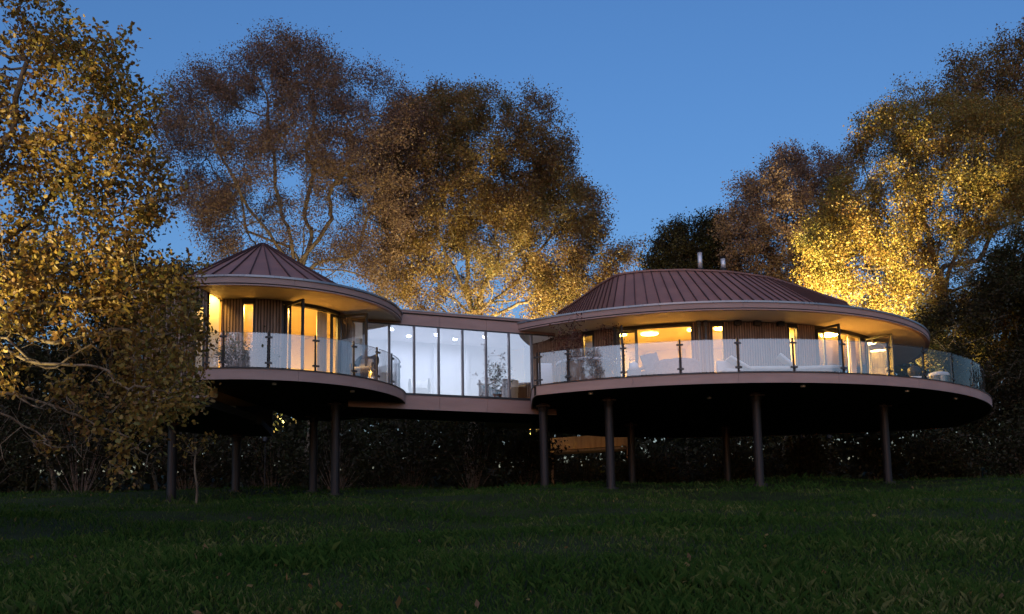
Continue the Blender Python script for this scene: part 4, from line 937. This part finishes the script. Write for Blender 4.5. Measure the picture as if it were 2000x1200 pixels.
# planter trough with evergreen shrubs on the small deck
a = ang_on(482, 700, CL, 4.05); px_, py_ = xy(CL, 4.05, a); t = thing('planter_trough', 'dark trough of leafy evergreen shrubs behind the small balcony\'s glass', 'planter', (px_, py_, ZD))
mb = MB(); mb.box((px_, py_, ZD+0.15), (0.36, 1.25, 0.29), a); mb.build('trough', M['frame'], t)
mb = MB(); mb.box((px_, py_, ZD+0.297), (0.32, 1.2, 0.01), a); mb.build('soil', M['soil'], t)
u_ = np.array([-math.sin(a), math.cos(a)]); n = 2300
sx = RNG.choice(np.linspace(-0.6, 0.6, 9), n)+RNG.normal(0, 0.08, n); hh = np.abs(RNG.normal(0, 1, n))*0.17*(1+0.9*(np.abs(np.abs(sx)-0.42) < 0.16))
P = np.stack([px_+u_[0]*sx+RNG.normal(0, 0.12, n), py_+u_[1]*sx+RNG.normal(0, 0.12, n), ZD+0.31+hh], 1)
V, F = leaf_mesh(P, 0.085, LEAF_DIAMOND, -0.6); np_mesh('foliage', V, F, M['leaf_green'], t)
st = P[RNG.integers(0, n, 90)]; b_ = st.copy(); b_[:, 2] = ZD+0.29; b_[:, :2] = b_[:, :2]*0.6+np.array([px_, py_])*0.4*0+st[:, :2]*0.4
V, F = tubes(b_, st, np.full(90, 0.006), np.full(90, 0.003), 4); np_mesh('stem', V, F, M['twig'], t)
# wicker armchair
a = ang_on(712, 700, CL, 3.85); cx, cy = xy(CL, 3.85, a); t = thing('wicker_armchair', 'grey wicker armchair with a pale cushion on the small balcony', 'chair', (cx, cy, ZD))
rz = D2R(-12)
def loc(dx, dy): return (cx+dx*math.cos(rz)-dy*math.sin(rz), cy+dx*math.sin(rz)+dy*math.cos(rz))
def lb(dx, dy, z, size, name, mat, tilt=None, soft_=None):
    p = loc(dx, dy)
    if soft_: return soft(None, (p[0], p[1], ZD+z), size, rz, tilt, soft_, name, mat, t)
    mb = MB(); mb.box((p[0], p[1], ZD+z), size, rz, tilt); o = mb.build(name, mat, t); bv = o.modifiers.new('bevel', 'BEVEL'); bv.width = 0.02; bv.segments = 2; return o
for dx, dy in ((-0.28, -0.28), (0.28, -0.28), (-0.26, 0.26), (0.26, 0.26)):
    p = loc(dx, dy); mb = MB(); mb.tube((p[0], p[1], ZD+0.002), (p[0], p[1], ZD+0.34), 0.022, 0.028, 8); mb.build('leg', M['wicker'], t)
lb(0, 0, 0.37, (0.66, 0.64, 0.14), 'seat', M['wicker'])
lb(0, -0.02, 0.485, (0.54, 0.54, 0.09), 'seat_cushion', M['cushion'], None, 0.035)
mb = MB(); nb = 14; lo = []; hi = []
for i in range(nb+1):
    th = PI*i/nb; w_ = 0.36*math.cos(th); d_ = 0.10+0.26*math.sin(th); p = loc(w_, d_); s_ = math.sin(th)
    top = 0.64+0.36*min(1, s_*1.25)-0.05*math.exp(-((w_)/0.12)**2)
    p2 = loc(w_*1.08, d_+0.10*s_); lo.append((p[0], p[1], ZD+0.36)); hi.append((p2[0], p2[1], ZD+top))
mb.strip(lo, hi); o = mb.build('backrest', M['wicker'], t, smooth=True); sm = o.modifiers.new('thick', 'SOLIDIFY'); sm.thickness = 0.035
mb = MB(); mb.path(hi, 0.028, 8); mb.build('back_rim', M['wicker'], t, smooth=True)
for s_ in (-1, 1):
    p, q, r_ = loc(0.34*s_, 0.12), loc(0.35*s_, -0.26), loc(0.31*s_, -0.28)
    mb = MB(); mb.path([(p[0], p[1], ZD+0.66), (q[0], q[1], ZD+0.62), (r_[0], r_[1], ZD+0.40)], 0.03, 8); mb.build('arm', M['wicker'], t, smooth=True)
lb(0.02, 0.13, 0.66, (0.44, 0.13, 0.34), 'back_cushion', M['cushion'], -0.25, 0.05)
# loungers on the large deck
def lounger(u, y, rz, label, back=0.6, flip=1):
    x, yy = on_deck(u, y); t = thing('sun_lounger', label, 'lounger', (x, yy, ZD), 'sun loungers on the large deck')
    c_, s_ = math.cos(rz), math.sin(rz)
    def L(dx, dy): return (x+dx*c_-dy*s_, yy+dx*s_+dy*c_)
    mb = MB()
    for dy in (-0.33, 0.33): p = L(0, dy); mb.box((p[0], p[1], ZD+0.30), (1.9, 0.05, 0.07), rz)
    for dx in (-0.92, 0, 0.92): p = L(dx, 0); mb.box((p[0], p[1], ZD+0.30), (0.05, 0.61, 0.06), rz)
    mb.build('frame', M['mullion'], t)
    for dx in (-0.85, 0.85):
        for dy in (-0.33, 0.33): p = L(dx, dy); mb = MB(); mb.box((p[0], p[1], ZD+0.135), (0.05, 0.05, 0.26), rz); mb.build('leg', M['mullion'], t)
    p = L(0.28*flip, 0); soft(None, (p[0], p[1], ZD+0.40), (1.25, 0.66, 0.12), rz, None, 0.04, 'mattress', M['cushion'], t)
    hx = -0.36*flip; ln = 0.72
    A_ = [L(hx, -0.33), L(hx, 0.33)]; B_ = [L(hx-ln*math.cos(back)*flip, 0.33), L(hx-ln*math.cos(back)*flip, -0.33)]
    zb_ = ZD+0.36; zt_ = zb_+ln*math.sin(back); mb = MB(); nx_, nz_ = 0.09*math.sin(back)*flip, 0.09*math.cos(back)
    pts = [(*A_[0], zb_), (*A_[1], zb_), (*B_[0], zt_), (*B_[1], zt_)]
    mb.quadbox(pts+[(px+nx_*c_, py+nx_*s_, pz+nz_) for px, py, pz in pts]); o = mb.build('backrest', M['cushion'], t); bv = o.modifiers.new('bevel', 'BEVEL'); bv.width = 0.03; bv.segments = 3
    return t
lounger(1480, 30.0, 0.05, 'pale cushioned lounger lying lengthways behind the glass near the downpipe', 0.55)
lounger(1575, 30.1, -0.12, 'pale lounger with raised back beside the second set of open doors', 0.75)
x, y = on_deck(1424, 29.9); t = thing('lounge_chair', 'low pale upholstered lounge chair beside the loungers', 'chair', (x, y, ZD))
soft(None, (x, y, ZD+0.27), (0.62, 0.66, 0.22), 0.2, None, 0.05, 'seat', M['cushion'], t); soft(None, (x-0.05, y+0.30, ZD+0.52), (0.62, 0.16, 0.42), 0.2, -0.2, 0.05, 'backrest', M['cushion'], t)
for dx in (-0.25, 0.25):
    for dy in (-0.25, 0.25): mb = MB(); mb.tube((x+dx, y+dy, ZD+0.002), (x+dx, y+dy, ZD+0.17), 0.02, None, 8); mb.build('leg', M['mullion'], t)
# dining set before the first doors
x, y = on_deck(1272, 30.3); t = thing('lounge_chair', 'high-backed slate lounge chair leaning back before the open doors', 'chair', (x, y, ZD))
soft(None, (x, y, ZD+0.42), (0.56, 0.58, 0.14), 0.3, None, 0.04, 'seat', M['fabric_grey'], t)
mb = MB(); w0, w1 = 0.25, 0.27
mb.quadbox([(x-w0+0.12, y+0.22, ZD+0.40), (x+w0+0.12, y+0.12, ZD+0.40), (x+w0+0.13, y+0.20, ZD+0.40), (x-w0+0.12, y+0.30, ZD+0.40), (x-w1-0.05, y+0.34, ZD+1.04), (x+w1-0.05, y+0.24, ZD+1.13), (x+w1-0.05, y+0.32, ZD+1.13), (x-w1-0.05, y+0.42, ZD+1.04)])
o = mb.build('backrest', M['fabric_grey'], t); bv = o.modifiers.new('bevel', 'BEVEL'); bv.width = 0.02; bv.segments = 2
for dx in (-0.22, 0.22):
    mb = MB(); mb.box((x+dx*1.3, y, ZD+0.56), (0.07, 0.5, 0.08), 0.3); mb.build('arm', M['fabric_grey'], t)
    for dy in (-0.22, 0.22): mb = MB(); mb.tube((x+dx, y+dy, ZD+0.002), (x+dx, y+dy, ZD+0.36), 0.02, None, 8); mb.build('leg', M['black'], t)
x, y = on_deck(1322, 30.4); t = thing('covered_table', 'round table under a slate cover before the large pod\'s open doors', 'table', (x, y, ZD))
mb = MB(); nn = 48; prof = []
k0 = len(mb.v)
rows = [(0.0, 0.80), (0.35, 0.80), (0.66, 0.77), (0.72, 0.70), (0.74, 0.45), (0.78, 0.12)]
R0 = []
for r_, z_ in rows: R0.append([(x+r_*(1+(0.05*math.sin(9*2*PI*i/nn) if z_ < 0.6 else 0))*math.cos(2*PI*i/nn), y+r_*(1+(0.05*math.sin(9*2*PI*i/nn) if z_ < 0.6 else 0))*math.sin(2*PI*i/nn), ZD+z_) for i in range(nn+1)])
for p_, q_ in zip(R0[:-1], R0[1:]): mb.strip(q_, p_)
mb.build('cover', M['fabric_grey'], t, smooth=True)
mb = MB(); mb.tube((x, y, ZD+0.002), (x, y, ZD+0.74), 0.05, None, 10); mb.tube((x, y, ZD+0.002), (x, y, ZD+0.03), 0.3, None, 20); mb.build('pedestal', M['black'], t)
x, y = on_deck(1237, 30.3); t = thing('lantern', 'white domed lantern on a grey box stand between the folded doors', 'lantern', (x, y, ZD))
mb = MB(); mb.box((x, y, ZD+0.25), (0.40, 0.40, 0.49)); mb.build('box_stand', M['fabric_grey'], t)
mb = MB(); mb.lathe((x, y, ZD+0.50), [(0.0, 0.0), (0.15, 0.0), (0.155, 0.14), (0.13, 0.22), (0.05, 0.27), (0.0, 0.28)], 20); o = mb.build('lantern_body', M['tub'], t, smooth=True)
mb = MB(); mb.path([(x-0.15, y, ZD+0.62), (x-0.1, y, ZD+0.83), (x, y, ZD+0.86), (x+0.1, y, ZD+0.83), (x+0.15, y, ZD+0.62)], 0.008, 6); mb.build('handle', M['black'], t)
x, y = on_deck(1639, 30.0); t = thing('side_table', 'small white three-legged side table behind the deck glass', 'table', (x, y, ZD))
mb = MB(); mb.lathe((x, y, ZD+0.42), [(0.0, 0.0), (0.20, 0.0), (0.21, 0.015), (0.20, 0.03), (0.0, 0.03)], 20); mb.build('table_top', M['tub'], t)
for i in range(3): a = i*2*PI/3; mb = MB(); mb.tube((x+0.06*math.cos(a), y+0.06*math.sin(a), ZD+0.42), (x+0.19*math.cos(a), y+0.19*math.sin(a), ZD+0.003), 0.014, None, 6); mb.build('leg', M['tub'], t)
x, y = on_deck(1783, 32.3); t = thing('barbecue', 'small dark lidded barbecue on a pale stand at the deck\'s outer side', 'barbecue', (x, y, ZD))
mb = MB(); mb.box((x, y, ZD+0.24), (0.34, 0.34, 0.46)); mb.build('stand', M['tub'], t)
mb = MB(); mb.lathe((x, y, ZD+0.47), [(0.0, 0.0), (0.12, 0.0), (0.20, 0.12), (0.21, 0.2), (0.205, 0.21)], 20); mb.build('bowl', M['black'], t, smooth=True)
mb = MB(); dome(mb, (x, y, ZD+0.685), 0.21, 0.17); mb.tube((x, y, ZD+0.85), (x, y, ZD+0.9), 0.03, 0.02, 8); mb.build('lid', M['black'], t, smooth=True)
x, y = on_deck(1830, 31.9); t = thing('drum_table', 'round grey drum with a domed white lid near the deck\'s outer end', 'table', (x, y, ZD))
mb = MB(); mb.lathe((x, y, ZD+0.003), [(0.0, 0.0), (0.33, 0.0), (0.34, 0.40), (0.0, 0.40)], 28); mb.build('drum', M['gutter'], t)
mb = MB(); mb.lathe((x, y, ZD+0.404), [(0.36, 0.0), (0.36, 0.05), (0.32, 0.11), (0.2, 0.145), (0.0, 0.15)], 28); mb.build('lid', M['tub'], t, smooth=True)
# chair silhouette in the corridor
q = bp(s_of(842), 1.3); t = thing('corridor_chair', 'pale tub chair standing inside the glazed corridor', 'chair', (q[0], q[1], ZD+0.01))
mb = MB(); mb.lathe((q[0], q[1], ZD+0.42), [(0.36, -0.2), (0.40, 0.1), (0.37, 0.34), (0.31, 0.34), (0.29, 0.02)], 20, D2R(-20), D2R(200)); mb.build('backrest', M['cushion'], t, smooth=True)
mb = MB(); mb.lathe((q[0], q[1], ZD+0.2), [(0.0, 0.0), (0.31, 0.0), (0.31, 0.22), (0.27, 0.25), (0.0, 0.25)], 20); mb.build('seat', M['cushion'], t)
for i in range(4): a = PI/4+i*PI/2; mb = MB(); mb.tube((q[0]+0.22*math.cos(a), q[1]+0.22*math.sin(a), ZD+0.2), (q[0]+0.24*math.cos(a), q[1]+0.24*math.sin(a), ZD+0.012), 0.018, None, 6); mb.build('leg', M['cedar'], t)

# ------------------------------------------------------------------ rear footbridge parapet seen beneath the deck
t = thing('timber_footbridge', 'lit orange timber parapet of the rear footbridge seen between the stilts', 'footbridge', (3.5, 45, float(gz(3.5, 45))))
pl = [at_y(1078+i*(1226-1078)/14.0, 866, 44.6-0.06*i) for i in range(15)]
for i in range(14):
    p, q = pl[i], pl[i+1]; zlo = 6.05+0.006*i; zhi = 6.62+0.006*i
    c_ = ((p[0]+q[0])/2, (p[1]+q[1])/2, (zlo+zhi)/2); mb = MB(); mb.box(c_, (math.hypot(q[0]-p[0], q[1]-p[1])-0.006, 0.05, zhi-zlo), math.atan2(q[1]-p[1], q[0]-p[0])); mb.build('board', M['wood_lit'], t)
for i in (0, 14):
    mb = MB(); mb.box((pl[i][0], pl[i][1]+0.1, 5.2), (0.12, 0.12, 3.0)); mb.build('post', M['cedar'], t)
mb = MB(); mb.quadbox([(pl[0][0], pl[0][1]+0.05, 5.95), (pl[-1][0], pl[-1][1]+0.05, 6.0), (pl[-1][0], pl[-1][1]+1.3, 6.0), (pl[0][0], pl[0][1]+1.3, 5.95), (pl[0][0], pl[0][1]+0.05, 6.04), (pl[-1][0], pl[-1][1]+0.05, 6.1), (pl[-1][0], pl[-1][1]+1.3, 6.1), (pl[0][0], pl[0][1]+1.3, 6.04)]); mb.build('walkway', M['decking'], t)

# ------------------------------------------------------------------ garden floodlights
def floodlight(x, y, target, watt, ang, label, col=(1.0, 0.77, 0.34), blend=0.5, dz=0.25):
    z = float(gz(x, y))+dz; t = thing('garden_floodlight', label, 'floodlight', (x, y, z-dz), 'garden floodlights lighting the oaks')
    d = (Vector(target)-Vector((x, y, z))).normalized(); c = Vector((x, y, z))
    mb = MB(); mb.tube(c-d*0.14, c+d*0.04, 0.07, 0.12, 14); mb.build('housing', M['black'], t)
    mb = MB(); mb.tube((x, y, z-dz-0.05), (x, y, z-0.02), 0.02, None, 8); mb.build('stake', M['black'], t)
    l = bpy.data.lights.new('bulb', 'SPOT'); l.energy = watt; l.color = col; l.spot_size = math.radians(ang); l.spot_blend = blend; l.shadow_soft_size = 0.12
    o = bpy.data.objects.new('bulb', l); COL.objects.link(o); o.location = c+d*0.08; o.rotation_euler = d.to_track_quat('-Z', 'Y').to_euler()
    o.parent = t; o.matrix_parent_inverse = t.matrix_basis.inverted()
floodlight(0.9, 43.4, (0.4, 47.5, 17), 2700, 92, 'pole floodlight behind the corridor aimed up the amber oak', dz=2.3)
floodlight(-4.2, 44.6, (-3.4, 47, 13), 800, 84, 'pole floodlight between the two pods aimed at the twin trunks', dz=2.3)
floodlight(14.6, 44.8, (18.6, 50, 17), 1000, 100, 'pole floodlight behind the large pod aimed up the golden oak', dz=2.6)
floodlight(13.2, 44.2, (20.2, 50, 22), 8200, 50, 'pole floodlight behind the large pod aimed at the golden oak\'s upper crown', dz=2.6)
floodlight(20.6, 47.6, (22, 50, 15), 700, 70, 'pole floodlight beyond the deck\'s outer end by the ivy trunk', dz=2.4)
floodlight(-11.0, 13.2, (-6.6, 16.8, 9.8), 1000, 46, 'ground floodlight under the near oak aimed into its crown', blend=0.7)
floodlight(3.4, 41.6, (3.4, 44.2, 6.3), 9, 70, 'small lamp lighting the rear footbridge parapet', col=(1.0, 0.6, 0.25))
floodlight(-10.2, 39.6, (-9.2, 45.2, 15), 650, 80, 'pole floodlight behind the small pod aimed up the thin-crowned oak', dz=2.4)
